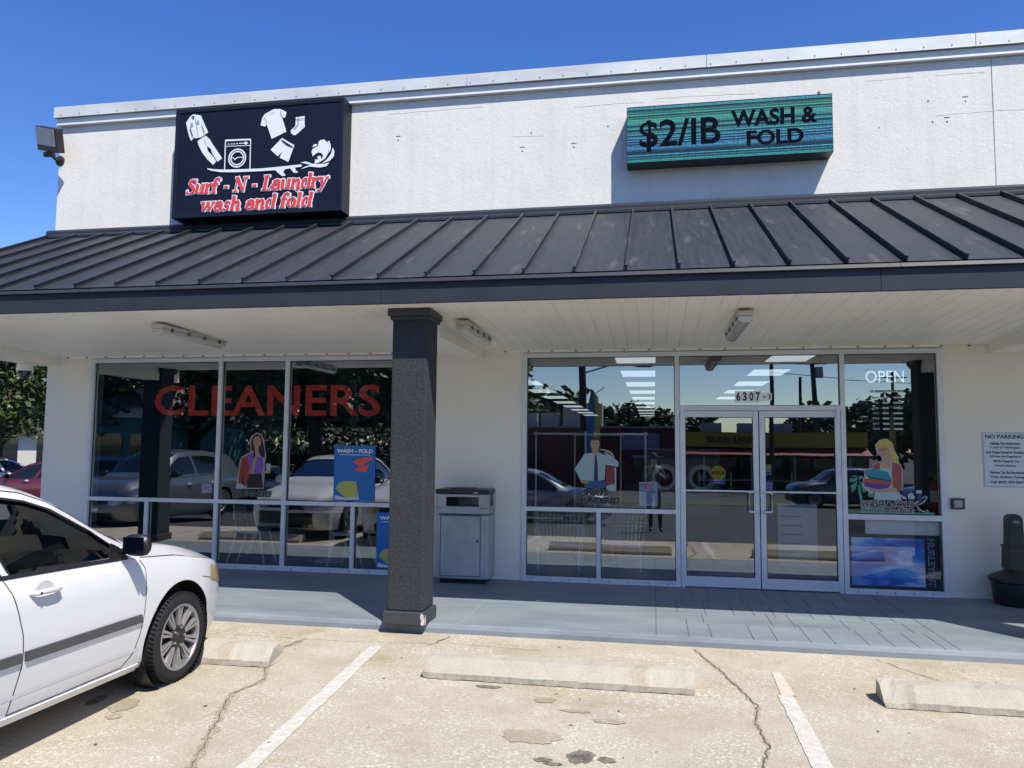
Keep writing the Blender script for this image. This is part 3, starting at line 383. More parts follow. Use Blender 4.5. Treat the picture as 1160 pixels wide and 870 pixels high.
# ================================================================ THE STORE
store = thing('laundry_store', 'white stucco laundry store with dark metal canopy and glass front', 'building', (0, 0, 0))
wallU = stucco('white_stucco', (.74, .725, .685), .04, .20, dirt=.07, spk=.92)
wallL = stucco('cream_stucco', (.82, .79, .71), .03, .06, spk=.985)
WX0, WX1 = -7.12, 15.0
b = MB(); b.box(WX0, 5.49, 0, .25, 2.95, 6.42); b.box(5.502, WX1, 0, .25, 2.95, 6.42); b.box(5.485, 5.507, .012, .25, 2.95, 6.42)
b.box(WX0, WX0 + .25, .25, 26, -.5, 6.42); b.box(WX1 - .25, WX1, .25, 26, -.5, 6.42); b.box(WX0, WX1, 26, 26.25, -.5, 6.42)
tag(b.build('upper_wall', wallU, store), 'white stucco parapet wall above the canopy')
b = MB()
for x0, x1 in [(WX0 + .0, -6.39), (-1.70, -.128), (4.83, WX1)]: b.box(x0, x1, .002, .25, -.1, 2.95)
b.box(-6.39, -1.70, .004, .25, 2.868, 2.95); b.box(-.128, 4.83, .004, .25, 2.868, 2.95)
tag(b.build('lower_wall', wallL, store), 'cream stucco wall under the canopy')
b = MB(); b.box(WX0, WX1, .25, 26, 5.2, 5.3); b.build('flat_roof', mat('flat_roof', (.35, .35, .34), .9), store)
galv = mat('coping_metal', (.58, .60, .60), .5, .12, noise=.12, nscale=2.2, streak=(.6, 1, 1), bump=.05, bscale=6)
b = MB(); n0 = WX0 - .05; edges = [n0, -4.03, -.9, 2.2, 5.3, 8.4, 11.5, WX1 + .05]
for a, c in zip(edges, edges[1:]): b.box(a + .003, c - .003, -.10, .36, 6.456, 6.611); b.box(a + .003, c - .003, -.103, -.10, 6.450, 6.460)
cop = b.build('parapet_coping', galv, store, bevel=.004)
b = MB(); x = n0 + .12
while x < WX1: b.lathe([(0, .006), (.007, .005), (.009, 0)], 8, Matrix.Translation((x, -.1, 6.487)) @ Matrix.Rotation(pi / 2, 4, 'X')); x += .31
b.build_each('coping_screw', mat('screw_dark', (.10, .09, .085), .5, .5), cop)
whitep = mat('white_trim', (.78, .78, .76), .55, noise=.04, nscale=3)
b = MB(); b.box(WX0 - .03, WX1, -.062, 0, 6.345, 6.452); b.build('trim_board', whitep, store, bevel=.006)
# old fixing holes and hairline marks on the parapet
hole = mat('hole_dark', (.09, .08, .07), .9); b = MB()
marks = [(-1.87, 5.81, 0.014), (-0.04, 5.79, 0.014), (-0.16, 5.55, 0.014), (0.96, 5.81, 0.014), (0.52, 5.56, 0.014), (4.79, 5.86, 0.014), (5.2, 5.83, 0.014), (4.83, 5.6, 0.014), (4.99, 5.59, 0.014), (4.23, 5.57, 0.010)]
for x, z, s in [(a_, b_, c_ * .7) for a_, b_, c_ in marks]: b.lathe([(0, .003), (s, .003), (s * 1.1, 0)], 8, Matrix.Translation((x, 0, z)) @ Matrix.Rotation(pi / 2, 4, 'X'))
for x, z, s in marks[::2]: b.box(x - s * 2.2, x + s * 2.2, -.003, 0, z + .05, z + .058)
b.build_each('fixing_hole', hole, store)
ln = mat('hairline', (.62, .61, .58), .9)
for (xa, xb, z) in [(-2.02, -0.72, 6.18), (0.52, 1.37, 6.09), (1.59, 2.74, 6.13), (4.09, 4.59, 6.16), (4.88, 5.37, 6.17), (4.87, 5.83, 5.67), (-0.3, 0.08, 5.75)]:
    b = MB(); r = random.Random(int(xa * 100)); px, pz = xa, z
    while px < xb: qx = px + .06; qz = pz + r.uniform(-.006, .006); b.quad((px, -.002, pz), (qx, -.002, qz), (qx, -.002, qz + .005), (px, -.002, pz + .005)); px, pz = qx, qz
    b.build('hairline_crack', ln, store)

# ---- canopy
def roof_mat():
    M = mat('charcoal_metal', (.045, .048, .055), .5, .0, spec=.3); n = M.node_tree; b = n.nodes['Principled BSDF']; L = n.links
    tc = n.nodes.new('ShaderNodeTexCoord'); mp = n.nodes.new('ShaderNodeMapping'); mp.inputs['Scale'].default_value = (9, .8, .8); L.new(tc.outputs['Object'], mp.inputs[0])
    t = n.nodes.new('ShaderNodeTexNoise'); t.inputs['Scale'].default_value = 2.2; t.inputs['Detail'].default_value = 8; t.inputs['Roughness'].default_value = .7; L.new(mp.outputs[0], t.inputs[0])
    t2 = n.nodes.new('ShaderNodeTexNoise'); t2.inputs['Scale'].default_value = 2.4; t2.inputs['Detail'].default_value = 3; mp2 = n.nodes.new('ShaderNodeMapping'); mp2.inputs['Scale'].default_value = (3.2, .7, .7); L.new(tc.outputs['Object'], mp2.inputs[0]); L.new(mp2.outputs[0], t2.inputs[0])
    r = n.nodes.new('ShaderNodeValToRGB'); L.new(t.outputs[0], r.inputs[0]); r.color_ramp.elements[0].position = .35; r.color_ramp.elements[1].position = .75
    r.color_ramp.elements[0].color = (.026, .029, .038, 1); r.color_ramp.elements[1].color = (.050, .051, .061, 1)
    r2 = n.nodes.new('ShaderNodeValToRGB'); L.new(t2.outputs[0], r2.inputs[0]); r2.color_ramp.elements[0].position = .60; r2.color_ramp.elements[1].position = .72
    ml = n.nodes.new('ShaderNodeMath'); ml.operation = 'MULTIPLY'; L.new(r2.outputs[0], ml.inputs[0]); L.new(t.outputs[0], ml.inputs[1])
    mx = n.nodes.new('ShaderNodeMix'); mx.data_type = 'RGBA'; L.new(ml.outputs[0], mx.inputs[0]); L.new(r.outputs[0], mx.inputs[6]); mx.inputs[7].default_value = (.11, .105, .11, 1)
    L.new(mx.outputs[2], b.inputs['Base Color'])
    rr = n.nodes.new('ShaderNodeMapRange'); rr.inputs[3].default_value = .45; rr.inputs[4].default_value = .65; L.new(t.outputs[0], rr.inputs[0]); L.new(rr.outputs[0], b.inputs['Roughness'])
    w = n.nodes.new('ShaderNodeTexNoise'); w.inputs['Scale'].default_value = 1.6; L.new(tc.outputs['Object'], w.inputs[0]); u = n.nodes.new('ShaderNodeBump'); u.inputs['Strength'].default_value = .25; u.inputs['Distance'].default_value = .02
    L.new(w.outputs[0], u.inputs['Height']); L.new(u.outputs[0], b.inputs['Normal'])
    return M
rm = roof_mat(); fas = mat('fascia_paint', (.030, .034, .046), .5, spec=.3, noise=.1, nscale=2, bump=.03, bscale=3)
RX0, RX1 = -7.22, 15.1; YT, ZT, YE, ZE = -.085, 4.640, -2.82, 3.268
b = MB(); SP = .4683; k0 = int((RX0 - 1.2866) // SP) + 1; xs = [RX0] + [1.2866 + SP * k for k in range(k0, 40) if 1.2866 + SP * k < RX1] + [RX1]
for a, c in zip(xs, xs[1:]):
    b.quad((a, YE, ZE), (c, YE, ZE), (c, YT, ZT), (a, YT, ZT))
roof = b.build('canopy_roof', rm, store, fix=False); tag(roof, 'charcoal standing seam metal canopy roof')
sn = Vector((0, ZE - ZT, -(YE - YT))).normalized(); sn = Vector((0, -abs(ZT - ZE), abs(YT - YE))).normalized(); sd = Vector((0, YE - YT, ZE - ZT)).normalized()
b = MB(); Ls = math.hypot(YE - YT, ZE - ZT)
for x in xs[1:-1]:
    M = Matrix((Vector((1, 0, 0)), sd, sn)).transposed().to_4x4(); M.translation = Vector((x, YT, ZT))
    b.box(-.006, .006, 0, Ls + .012, 0.001, .048, M); b.box(-.013, .013, 0, Ls + .010, .040, .052, M)
b.build_each('roof_seam', rm, roof)
b = MB(); b.prism([(-.001, 4.76), (-.03, 4.775), (-.06, 4.74), (-.06, 4.70), (-.13, 4.665), (-.13, 4.632), (-.001, 4.64)], RX1 - RX0, Matrix(((0, 0, 1, RX0), (1, 0, 0, 0), (0, 1, 0, 0), (0, 0, 0, 1))))
b.build('roof_flashing', fas, roof)
b = MB()
for a, c in [(RX0 - .03, -4.1), (-4.095, .26), (.262, 3.55), (3.553, RX1)]:
    b.prism([(-2.785, 3.262), (-2.915, 3.235), (-2.935, 3.20), (-2.925, 3.195), (-2.905, 3.215), (-2.785, 3.215), (-2.785, 3.279)], c - a, Matrix(((0, 0, 1, a), (1, 0, 0, 0), (0, 1, 0, 0), (0, 0, 0, 1))))
b.build('drip_edge', fas, roof)
b = MB()
for a, c in [(RX0 - .02, -1.0), (-.997, 3.4), (3.403, RX1)]: b.box(a, c, -2.90, -2.86, 3.005, 3.214)
b.box(RX0 - .02, RX0, -2.86, .2, 3.005, 3.214)
tag(b.build('fascia', fas, store, bevel=.003), 'dark painted fascia board along the canopy edge')
b = MB()   # closed end of the canopy
b.prism([(-2.86, 3.2), (-2.82, 3.265), (-.05, 4.63), (-.002, 4.70), (-.002, 3.2)], .02, Matrix(((0, 0, 1, RX0), (1, 0, 0, 0), (0, 1, 0, 0), (0, 0, 0, 1)))); b.build('gable_end', fas, store)
vinyl = mat('cream_vinyl', (.87, .85, .78), .42, noise=.05, nscale=1.2, detail=6)
b = MB(); x = RX0 + .02; ZS0, ZS1 = 3.012, 2.905
while x < RX1:
    for p in [(0, 0), (.010, -.008), (.068, -.008), (.0765, 0), (.085, -.008), (.143, -.008)]: pass
    prof = [(.0, .008), (.006, -.002), (.147, -.002), (.153, .008)]
    for (a, da), (c, dc) in zip(prof, prof[1:]): b.quad((x + a, -2.86, ZS0 + da), (x + a, -.001, ZS1 + da), (x + c, -.001, ZS1 + dc), (x + c, -2.86, ZS0 + dc))
    x += .153
b.quad((RX0, -2.86, ZS0 + .011), (RX0, 0, ZS1 + .011), (RX1, 0, ZS1 + .011), (RX1, -2.86, ZS0 + .011))
tag(b.build('soffit', vinyl, store), 'cream ribbed soffit under the canopy')
b = MB()
for i, x in enumerate([RX0 + .15 + .305 * k for k in range(75)]): b.box(x - .008, x + .008, -.045, -.004, 2.885, 2.898)
b.build('soffit_clip', mat('clip_rust', (.12, .10, .08), .8), store)
b = MB(); b.box(RX0 + .05, 4.86, -.02, .0, 2.880, 2.906); b.build('soffit_trim', vinyl, store)
for cxx in (-.79, 5.48): b = MB(); b.box(cxx - .14, cxx + .14, -2.62, -.002, 2.80, 2.99); tag(b.build('soffit_beam', vinyl, store, bevel=.004))
b = MB(); b.box(-7.19, -6.93, -2.85, -.0, 2.775, 2.99); b.build('soffit_beam', vinyl, store, bevel=.004)
# ---- columns
colm = stucco('charcoal_stucco', (.034, .037, .046), .14, .45, spk=.6); n = colm.node_tree
capm = mat('charcoal_paint', (.040, .042, .048), .5, noise=.15, nscale=6, bump=.25, bscale=50)
chip = mat('chipped_paint', (.55, .53, .50), .9, noise=.2, nscale=30)
for i, cxx in enumerate((-.795, 5.48, -7.06)):
    b = MB(); b.box(cxx - .178, cxx + .178, -2.635, -2.275, .12, 2.93); c = b.build('column', colm, store, bevel=.02)
    b = MB(); b.box(cxx - .205, cxx + .205, -2.665, -2.255, 0.002, .125); ba = b.build('column_base', capm, c, bevel=.012)
    b = MB(); b.box(cxx - .215, cxx + .215, -2.675, -2.235, 2.93, 3.004); b.box(cxx - .195, cxx + .195, -2.655, -2.255, 2.895, 2.932); b.build('column_cap', capm, c, bevel=.006)
    if i == 0:
        tag(c, 'dark textured column in front of the rubbish bin')
        b = MB(); b.prism([(0, 0), (.018, .01), (.022, .05), (.012, .10), (-.012, .115), (-.02, .08), (-.008, .045), (-.016, .015)], .0015, Matrix.Translation((-.612, -2.6655, .005)) @ Matrix.Rotation(pi / 2, 4, 'X')); b.build('paint_chip', chip, c)
        b = MB(); b.prism([(0, 0), (.03, .01), (.03, .06), (.008, .10), (-.004, .05)], .0015, Matrix.Translation((-.5895, -2.655, .005)) @ Matrix.Rotation(pi / 2, 4, 'Z') @ Matrix.Rotation(pi / 2, 4, 'X')); b.build('paint_chip', chip, c)

# ---- storefront glazing
alu = mat('aluminium_frame', (.66, .70, .74), .38, .12, noise=.06, nscale=3, bump=.02, bscale=12)
aludk = mat('frame_gasket', (.03, .03, .032), .6)
G1 = glass('window_glass', .30, (.98, .99, 1), wob=.06)
G3 = glass('poster_glass', .11, (.98, .99, 1), wob=.04)
G2 = glass('door_glass', .28, (.80, .84, .86), wob=.05)
YF0, YF1 = -.022, .085
def bar(b, x0, x1, z0, z1, y0=YF0, y1=YF1): b.box(x0, x1, y0, y1, z0, z1)
def pane(x0, x1, z0, z1, parent, mt=G1, y=.03, tilt=(0, 0)):
    b = MB(); dx = (x1 - x0 + .01) * tilt[0] / 2; dz = (z1 - z0 + .01) * tilt[1] / 2
    b.quad((x0 - .005, y - dx - dz, z0 - .005), (x1 + .005, y + dx - dz, z0 - .005), (x1 + .005, y + dx + dz, z1 + .005), (x0 - .005, y - dx + dz, z1 + .005))
    o = b.build('window_pane' if mt is not G2 else 'door_pane', mt, parent, fix=False)
    g_ = MB(); w_ = .007
    for (a, c, d, e) in [(x0, x0 + w_, z0, z1), (x1 - w_, x1, z0, z1), (x0 + w_, x1 - w_, z0, z0 + w_), (x0 + w_, x1 - w_, z1 - w_, z1)]: g_.box(a, c, y - .012, y - .004, d, e)
    g_.build('gasket', aludk, parent); return o
HT = 2.866; SL = .895
# left window wall
b = MB()
bar(b, -6.39, -6.335, 0.0, HT); bar(b, -1.755, -1.70, 0, HT); bar(b, -6.335, -1.755, HT - .055, HT); bar(b, -6.335, -1.755, 0.0, .062)
for x in (-4.366, -3.373): bar(b, x - .027, x + .027, .062, HT - .055, YF0 + .002)
for x0, x1 in [(-6.335, -4.393), (-4.339, -3.40), (-3.346, -1.755)]: bar(b, x0, x1, SL - .026, SL + .026, YF0 + .004)
for x in (-5.42, -2.392): bar(b, x - .026, x + .026, .062, SL - .026, YF0 + .006)
wl = b.build('window_frame', alu, store); tag(wl, 'aluminium frame of the left window wall')
for x0, x1, z0, z1, t in [(-6.335, -4.393, SL + .026, HT - .055, (.003, .001)), (-4.339, -3.40, SL + .026, HT - .055, (-.002, .002)), (-3.346, -1.755, SL + .026, HT - .055, (.002, -.001)),
        (-6.335, -5.446, .062, SL - .026, (.001, .003)), (-5.394, -4.393, .062, SL - .026, (-.002, .001)), (-4.339, -3.40, .062, SL - .026, (.002, -.002)), (-3.346, -2.418, .062, SL - .026, (0, .002)), (-2.366, -1.755, .062, SL - .026, (-.003, 0))]: pane(x0, x1, z0, z1, wl, tilt=t)
# right window wall, doors between its two windows
b = MB()
bar(b, -.128, -.073, 0, HT); bar(b, 4.775, 4.83, 0, HT); bar(b, -.073, 4.775, HT - .055, HT)
bar(b, -.073, 1.777, 0.0, .062); bar(b, 3.757, 4.775, 0.0, .062)
for x in (1.804, 3.730): bar(b, x - .027, x + .027, 0, HT - .055, YF0 + .002)
bar(b, -.073, 1.777, SL - .026, SL + .026, YF0 + .004); bar(b, 3.757, 4.775, SL - .036, SL + .026, YF0 + .004); bar(b, .811, .863, .062, SL - .026, YF0 + .006)
bar(b, 1.831, 3.703, 2.135, 2.195, YF0 + .004)
wr = b.build('window_frame', alu, store); tag(wr, 'aluminium frame of the right window wall and doors')
for x0, x1, z0, z1, t in [(-.073, 1.777, SL + .026, HT - .055, (.001, .001)), (-.073, .811, .062, SL - .026, (.002, -.001)), (.863, 1.777, .062, SL - .026, (-.001, .002)), (1.831, 3.703, 2.195, HT - .055, (.001, .0)), (3.757, 4.775, SL + .026, HT - .055, (-.002, .001)), (3.757, 4.775, .062, SL - .036, (.002, 0))]: pane(x0, x1, z0, z1, wr, tilt=t, mt=G3 if (x0 > 3.7 and z0 < .5) else G1)
b = MB(); x = -6.2
while x < -1.8: b.lathe([(0, .004), (.008, .003), (.009, 0)], 8, Matrix.Translation((x, YF0, .028)) @ Matrix.Rotation(pi / 2, 4, 'X')); x += .27
b.build_each('frame_screw', mat('screw_dark'), wl)
b = MB()
for x in [-.0 + .24 * k for k in range(8)] + [3.85 + .2 * k for k in range(5)]: b.lathe([(0, .004), (.008, .003), (.009, 0)], 8, Matrix.Translation((x, YF0, .028)) @ Matrix.Rotation(pi / 2, 4, 'X'))
b.build_each('frame_screw', mat('screw_dark'), wr)
steel = mat('brushed_steel', (.60, .61, .62), .28, .9)
for s, (x0, x1) in enumerate([(1.833, 2.765), (2.771, 3.701)]):
    b = MB(); yo = -.016
    b.box(x0 + .003, x0 + .066, yo, .03, .012, 2.130); b.box(x1 - .066, x1 - .003, yo, .03, .012, 2.130); b.box(x0 + .066, x1 - .066, yo + .002, .03, 2.055, 2.130); b.box(x0 + .066, x1 - .066, yo + .002, .03, .012, .135)
    d = b.build('door', alu, store, bevel=.003); tag(d, ['left glass leaf of the entrance doors', 'right glass leaf of the entrance doors'][s])
    pane(x0 + .066, x1 - .066, .135, 2.055, d, G2, .012, (.002 if s else -.001, .001))
    b = MB(); b.box(x0 + .066, x1 - .066, -.006, .010, 1.150, 1.170); b.build('push_bar', alu, d)
    hx = x1 - .035 if s == 0 else x0 + .035; o = -.055 if s == 0 else .055
    b = MB(); b.tube([(hx, -.016, 1.16), (hx, -.045, 1.16), (hx + o * .4, -.066, 1.16), (hx + o * 1.45, -.07, 1.157), (hx + o * 1.7, -.07, 1.14), (hx + o * 1.7, -.07, .94), (hx + o * 1.45, -.07, .923), (hx + o * .4, -.066, .92), (hx, -.045, .92), (hx, -.016, .92)], .0145, 10)
    hh = b.build('door_handle', mat('handle_steel', (.72, .74, .76), .3, .3), d, smooth=60)
    if s == 1: b = MB(); b.lathe([(0, .012), (.014, .010), (.017, 0)], 14, Matrix.Translation((x0 + .032, -.018, 1.06)) @ Matrix.Rotation(pi / 2, 4, 'X')); b.build('lock', steel, d)
    hxx = x0 + .03 if s == 0 else x1 - .03
    b = MB(); b.box(hxx - .022, hxx + .022, -.034, -.017, 2.045, 2.20); b.build('hinge', alu, d, bevel=.004)
    b = MB(); b.box(hxx - .02, hxx + .02, -.03, -.017, .0, .07); b.build('hinge', alu, d)

# ================================================================ SIGNS ON THE WALL
navy = mat('sign_navy', (.008, .012, .030), .55, noise=.1, nscale=1.5, spec=.15)
navy_edge = mat('sign_frame', (.009, .012, .024), .5, spec=.25)
gfx = mat('sign_white', (.72, .76, .82), .5); gfxg = mat('sign_grey', (.30, .33, .40), .5)
sred = mat('sign_red', (.70, .055, .06), .45)
SX0, SX1, SZ0, SZ1, SYF = -5.042, -2.545, 4.782, 6.337, -.27
t = thing('store_sign', 'large navy box sign with white laundry drawings and red script above the canopy', 'sign', (SX0, 0, SZ0))
b = MB(); Wd, Hd = SX1 - SX0, SZ1 - SZ0
b.box(0, Wd, SYF + .012, -.003, 0, Hd); b.build('sign_box', navy_edge, t, bevel=.006)
b = MB()
for a, c, d, e in [(0, .055, 0, Hd), (Wd - .055, Wd, 0, Hd), (.055, Wd - .055, 0, .055), (.055, Wd - .055, Hd - .055, Hd)]: b.box(a, c, SYF - .01, SYF + .012, d, e)
b.build('sign_rim', navy_edge, t, bevel=.005)
b = MB(); b.box(.055, Wd - .055, SYF, SYF + .010, .055, Hd - .055); fp = b.build('sign_face', navy, t)
sh = .0225; cxs = 1.25
flats('white_drawing', [p for c, p in D['sign'] if c == 'w'], gfx, fp, SYF - .002, -.0003, sh, cxs)
flats('dark_detail', [p for c, p in D['sign'] if c == 'k'], navy, fp, SYF - .0135, -.0003, sh, cxs)
flats('grey_detail', [p for c, p in D['sign'] if c == 'g'], gfxg, fp, SYF - .0125, -.0003, sh, cxs)
flats('white_drawing', [p for c, p in D['sign'] if c == 'w'][1:2], gfx, fp, SYF - .0, 0, sh, cxs) if False else None
wx, wz, wr_ = D['wash']; wz += sh * (wx - cxs)
for rr_, th in ((wr_, .020), (wr_ * .76, .018)):
    b = MB(); n = 40
    for k in range(n):
        a, c = 2 * pi * k / n, 2 * pi * (k + 1) / n
        b.quad((wx + rr_ * cos(a), SYF - .011, wz + rr_ * sin(a)), (wx + rr_ * cos(c), SYF - .011, wz + rr_ * sin(c)), (wx + (rr_ - th) * cos(c), SYF - .011, wz + (rr_ - th) * sin(c)), (wx + (rr_ - th) * cos(a), SYF - .011, wz + (rr_ - th) * sin(a)))
    b.build('washer_door_ring', gfx, fp)
# heavy slab serif script drawn with a variable-width pen
def arc(cx, cy, rx, ry, a0, a1, w0, w1, n=10, wm=None):
    out = []
    for i in range(n + 1):
        u = i / n; a = radians(a0 + (a1 - a0) * u); wv = w0 + (w1 - w0) * u
        if wm is not None: wv = wv + (wm - (w0 + w1) / 2) * sin(pi * u)
        out.append((cx + rx * cos(a), cy + ry * sin(a), wv))
    return out
TK, TH = .175, .06
def stem(x, z0, z1, w=TK): return [(x, z0, w), (x, z1, w)]
def ser(x0, x1, z): return [(x0, z, .065), (x1, z, .065)]
GL = {
 'S': (.56, [[(.47, .60, .07), (.40, .69, .07), (.28, .72, .08), (.15, .67, .11), (.12, .56, .15), (.22, .45, .18), (.36, .36, .19), (.46, .24, .17), (.43, .09, .12), (.30, .02, .07), (.17, .03, .07), (.07, .13, .07)], [(.49, .74, .06), (.49, .52, .04)], [(.06, .0, .06), (.06, .22, .04)]]),
 'u': (.62, [stem(.12, .47, .14), [(.12, .16, TK), (.15, .07, .12), (.24, .03, .07), (.34, .07, .05), (.42, .14, .04)], stem(.46, .02, .5), ser(.0, .14, .475), ser(.36, .48, .475), ser(.46, .60, .03)]),
 'r': (.46, [stem(.13, .0, .5), ser(.0, .14, .475), ser(.02, .28, .03), [(.16, .30, .05), (.24, .43, .07), (.33, .48, .10), (.40, .42, .14)]]),
 'f': (.38, [stem(.15, .0, .62), [(.15, .60, TK), (.18, .70, .11), (.27, .745, .08), (.36, .69, .12)], ser(.0, .36, .475), ser(.02, .30, .03)]),
 '-': (.42, [[(.10, .27, .10), (.34, .27, .10)]]),
 'N': (.78, [stem(.14, .0, .72, .07), [(.12, .72, .16), (.60, .03, .16)], stem(.62, .0, .72, .07), ser(.0, .2, .70), ser(.48, .78, .70), ser(.0, .30, .03)]),
 'L': (.60, [stem(.18, .0, .72, .17), ser(.02, .36, .70), ser(.02, .5, .03), [(.50, .03, .07), (.55, .24, .03)]]),
 'a': (.56, [arc(.23, .17, .15, .15, 40, 330, .05, .05, 14, .15), stem(.42, .08, .36), [(.42, .36, TK), (.36, .46, .11), (.24, .49, .07), (.10, .41, .11)], ser(.42, .56, .03)]),
 'n': (.64, [stem(.13, .0, .5), ser(.0, .14, .475), ser(.02, .26, .03), [(.17, .32, .05), (.28, .45, .08), (.38, .47, .11), (.45, .36, TK), (.45, .0, TK)], ser(.36, .62, .03)]),
 'd': (.60, [arc(.24, .25, .16, .22, 60, 300, .05, .05, 14, .15), stem(.45, .0, .74), ser(.32, .46, .72), ser(.45, .59, .03)]),
 'y': (.56, [[(.12, .48, .15), (.28, .08, .14)], [(.46, .48, .07), (.28, .05, .08), (.18, -.16, .09), (.06, -.17, .12)], ser(.0, .24, .475), ser(.36, .56, .475)]),
 'w': (.84, [[(.12, .48, .15), (.26, .03, .14)], [(.42, .48, .06), (.27, .03, .07)], [(.42, .48, .15), (.56, .03, .14)], [(.72, .48, .06), (.57, .03, .07)], ser(.0, .24, .475), ser(.32, .50, .475), ser(.62, .82, .475)]),
 's': (.46, [[(.37, .38, .06), (.30, .46, .07), (.19, .47, .09), (.12, .38, .12), (.22, .28, .14), (.34, .18, .13), (.31, .06, .09), (.20, .025, .07), (.08, .10, .06)], [(.385, .49, .05), (.385, .34, .03)], [(.06, .0, .05), (.06, .15, .03)]]),
 'h': (.64, [stem(.13, .0, .74), ser(.0, .14, .72), ser(.02, .26, .03), [(.17, .32, .05), (.28, .45, .08), (.38, .47, .11), (.45, .36, TK), (.45, .0, TK)], ser(.36, .62, .03)]),
 'o': (.56, [arc(.27, .25, .18, .22, 90, 450, .06, .06, 24)]),
 'l': (.32, [stem(.14, .0, .74), ser(.0, .15, .72), ser(.02, .28, .03)]), ' ': (.30, [])}
def script(txt, mt, parent, x0, x1, zb, cap, y, grow=0., name='lettering', slant=.22, rise=0.):
    adv = 0; P = []
    for ch in txt:
        w_, st = GL[ch]
        for s_ in st: P.append([(adv + p[0], p[1], p[2] * (1.05 if ch != 'o' else 1.0)) for p in s_])
        if ch == 'o':
            for s_ in P[-1:]:
                for i, p in enumerate(s_): s_[i] = (p[0], p[1], .06 + .11 * abs((p[0] - adv - .27) / .18))
        adv += w_ * .94
    sc = (x1 - x0) / adv; sz = cap / .74; b = MB(); k = 0
    for s_ in P:
        n = len(s_); L = []; R = []
        s_ = [(p[0] + slant * p[1], p[1], p[2]) for p in s_]
        d0 = Vector((s_[1][0] - s_[0][0], s_[1][1] - s_[0][1])).normalized() * grow * .5; d1 = Vector((s_[-1][0] - s_[-2][0], s_[-1][1] - s_[-2][1])).normalized() * grow * .5
        s_[0] = (s_[0][0] - d0.x, s_[0][1] - d0.y, s_[0][2]); s_[-1] = (s_[-1][0] + d1.x, s_[-1][1] + d1.y, s_[-1][2])
        for i in range(n):
            a = s_[max(i - 1, 0)]; c = s_[min(i + 1, n - 1)]; d = Vector((c[0] - a[0], c[1] - a[1])).normalized(); nn = Vector((-d.y, d.x)); w_ = (s_[i][2] + grow) / 2
            L.append((s_[i][0] + nn.x * w_, s_[i][1] + nn.y * w_)); R.append((s_[i][0] - nn.x * w_, s_[i][1] - nn.y * w_))
        k += 1; yy = y - .00012 * (k % 40)
        T = lambda p: (x0 + p[0] * sc, yy, zb + p[1] * sz + rise * p[0] * sc)
        for i in range(n - 1): b.quad(T(L[i]), T(R[i]), T(R[i + 1]), T(L[i + 1]))
        for q in (s_[0], s_[-1]) if n > 2 else ():
            r_ = (q[2] + grow) / 2; b.quad(*[(lambda v: (v[0], yy - .00006, v[2]))(T((q[0] + r_ * cos(2 * pi * j / 10), q[1] + r_ * sin(2 * pi * j / 10)))) for j in range(10)])
    return b.build(name, mt, parent, fix=False)
for txt, x0, x1, zb, cap, rise in [('Surf - N - Laundry', .20, 2.28, .333, .205, .0), ('wash and fold', .42, 2.06, .080, .195, 0)]:
    script(txt, gfx, fp, x0, x1, zb, cap, SYF - .0025, grow=.10, name='lettering_outline'); script(txt, sred, fp, x0, x1, zb, cap, SYF - .0125)

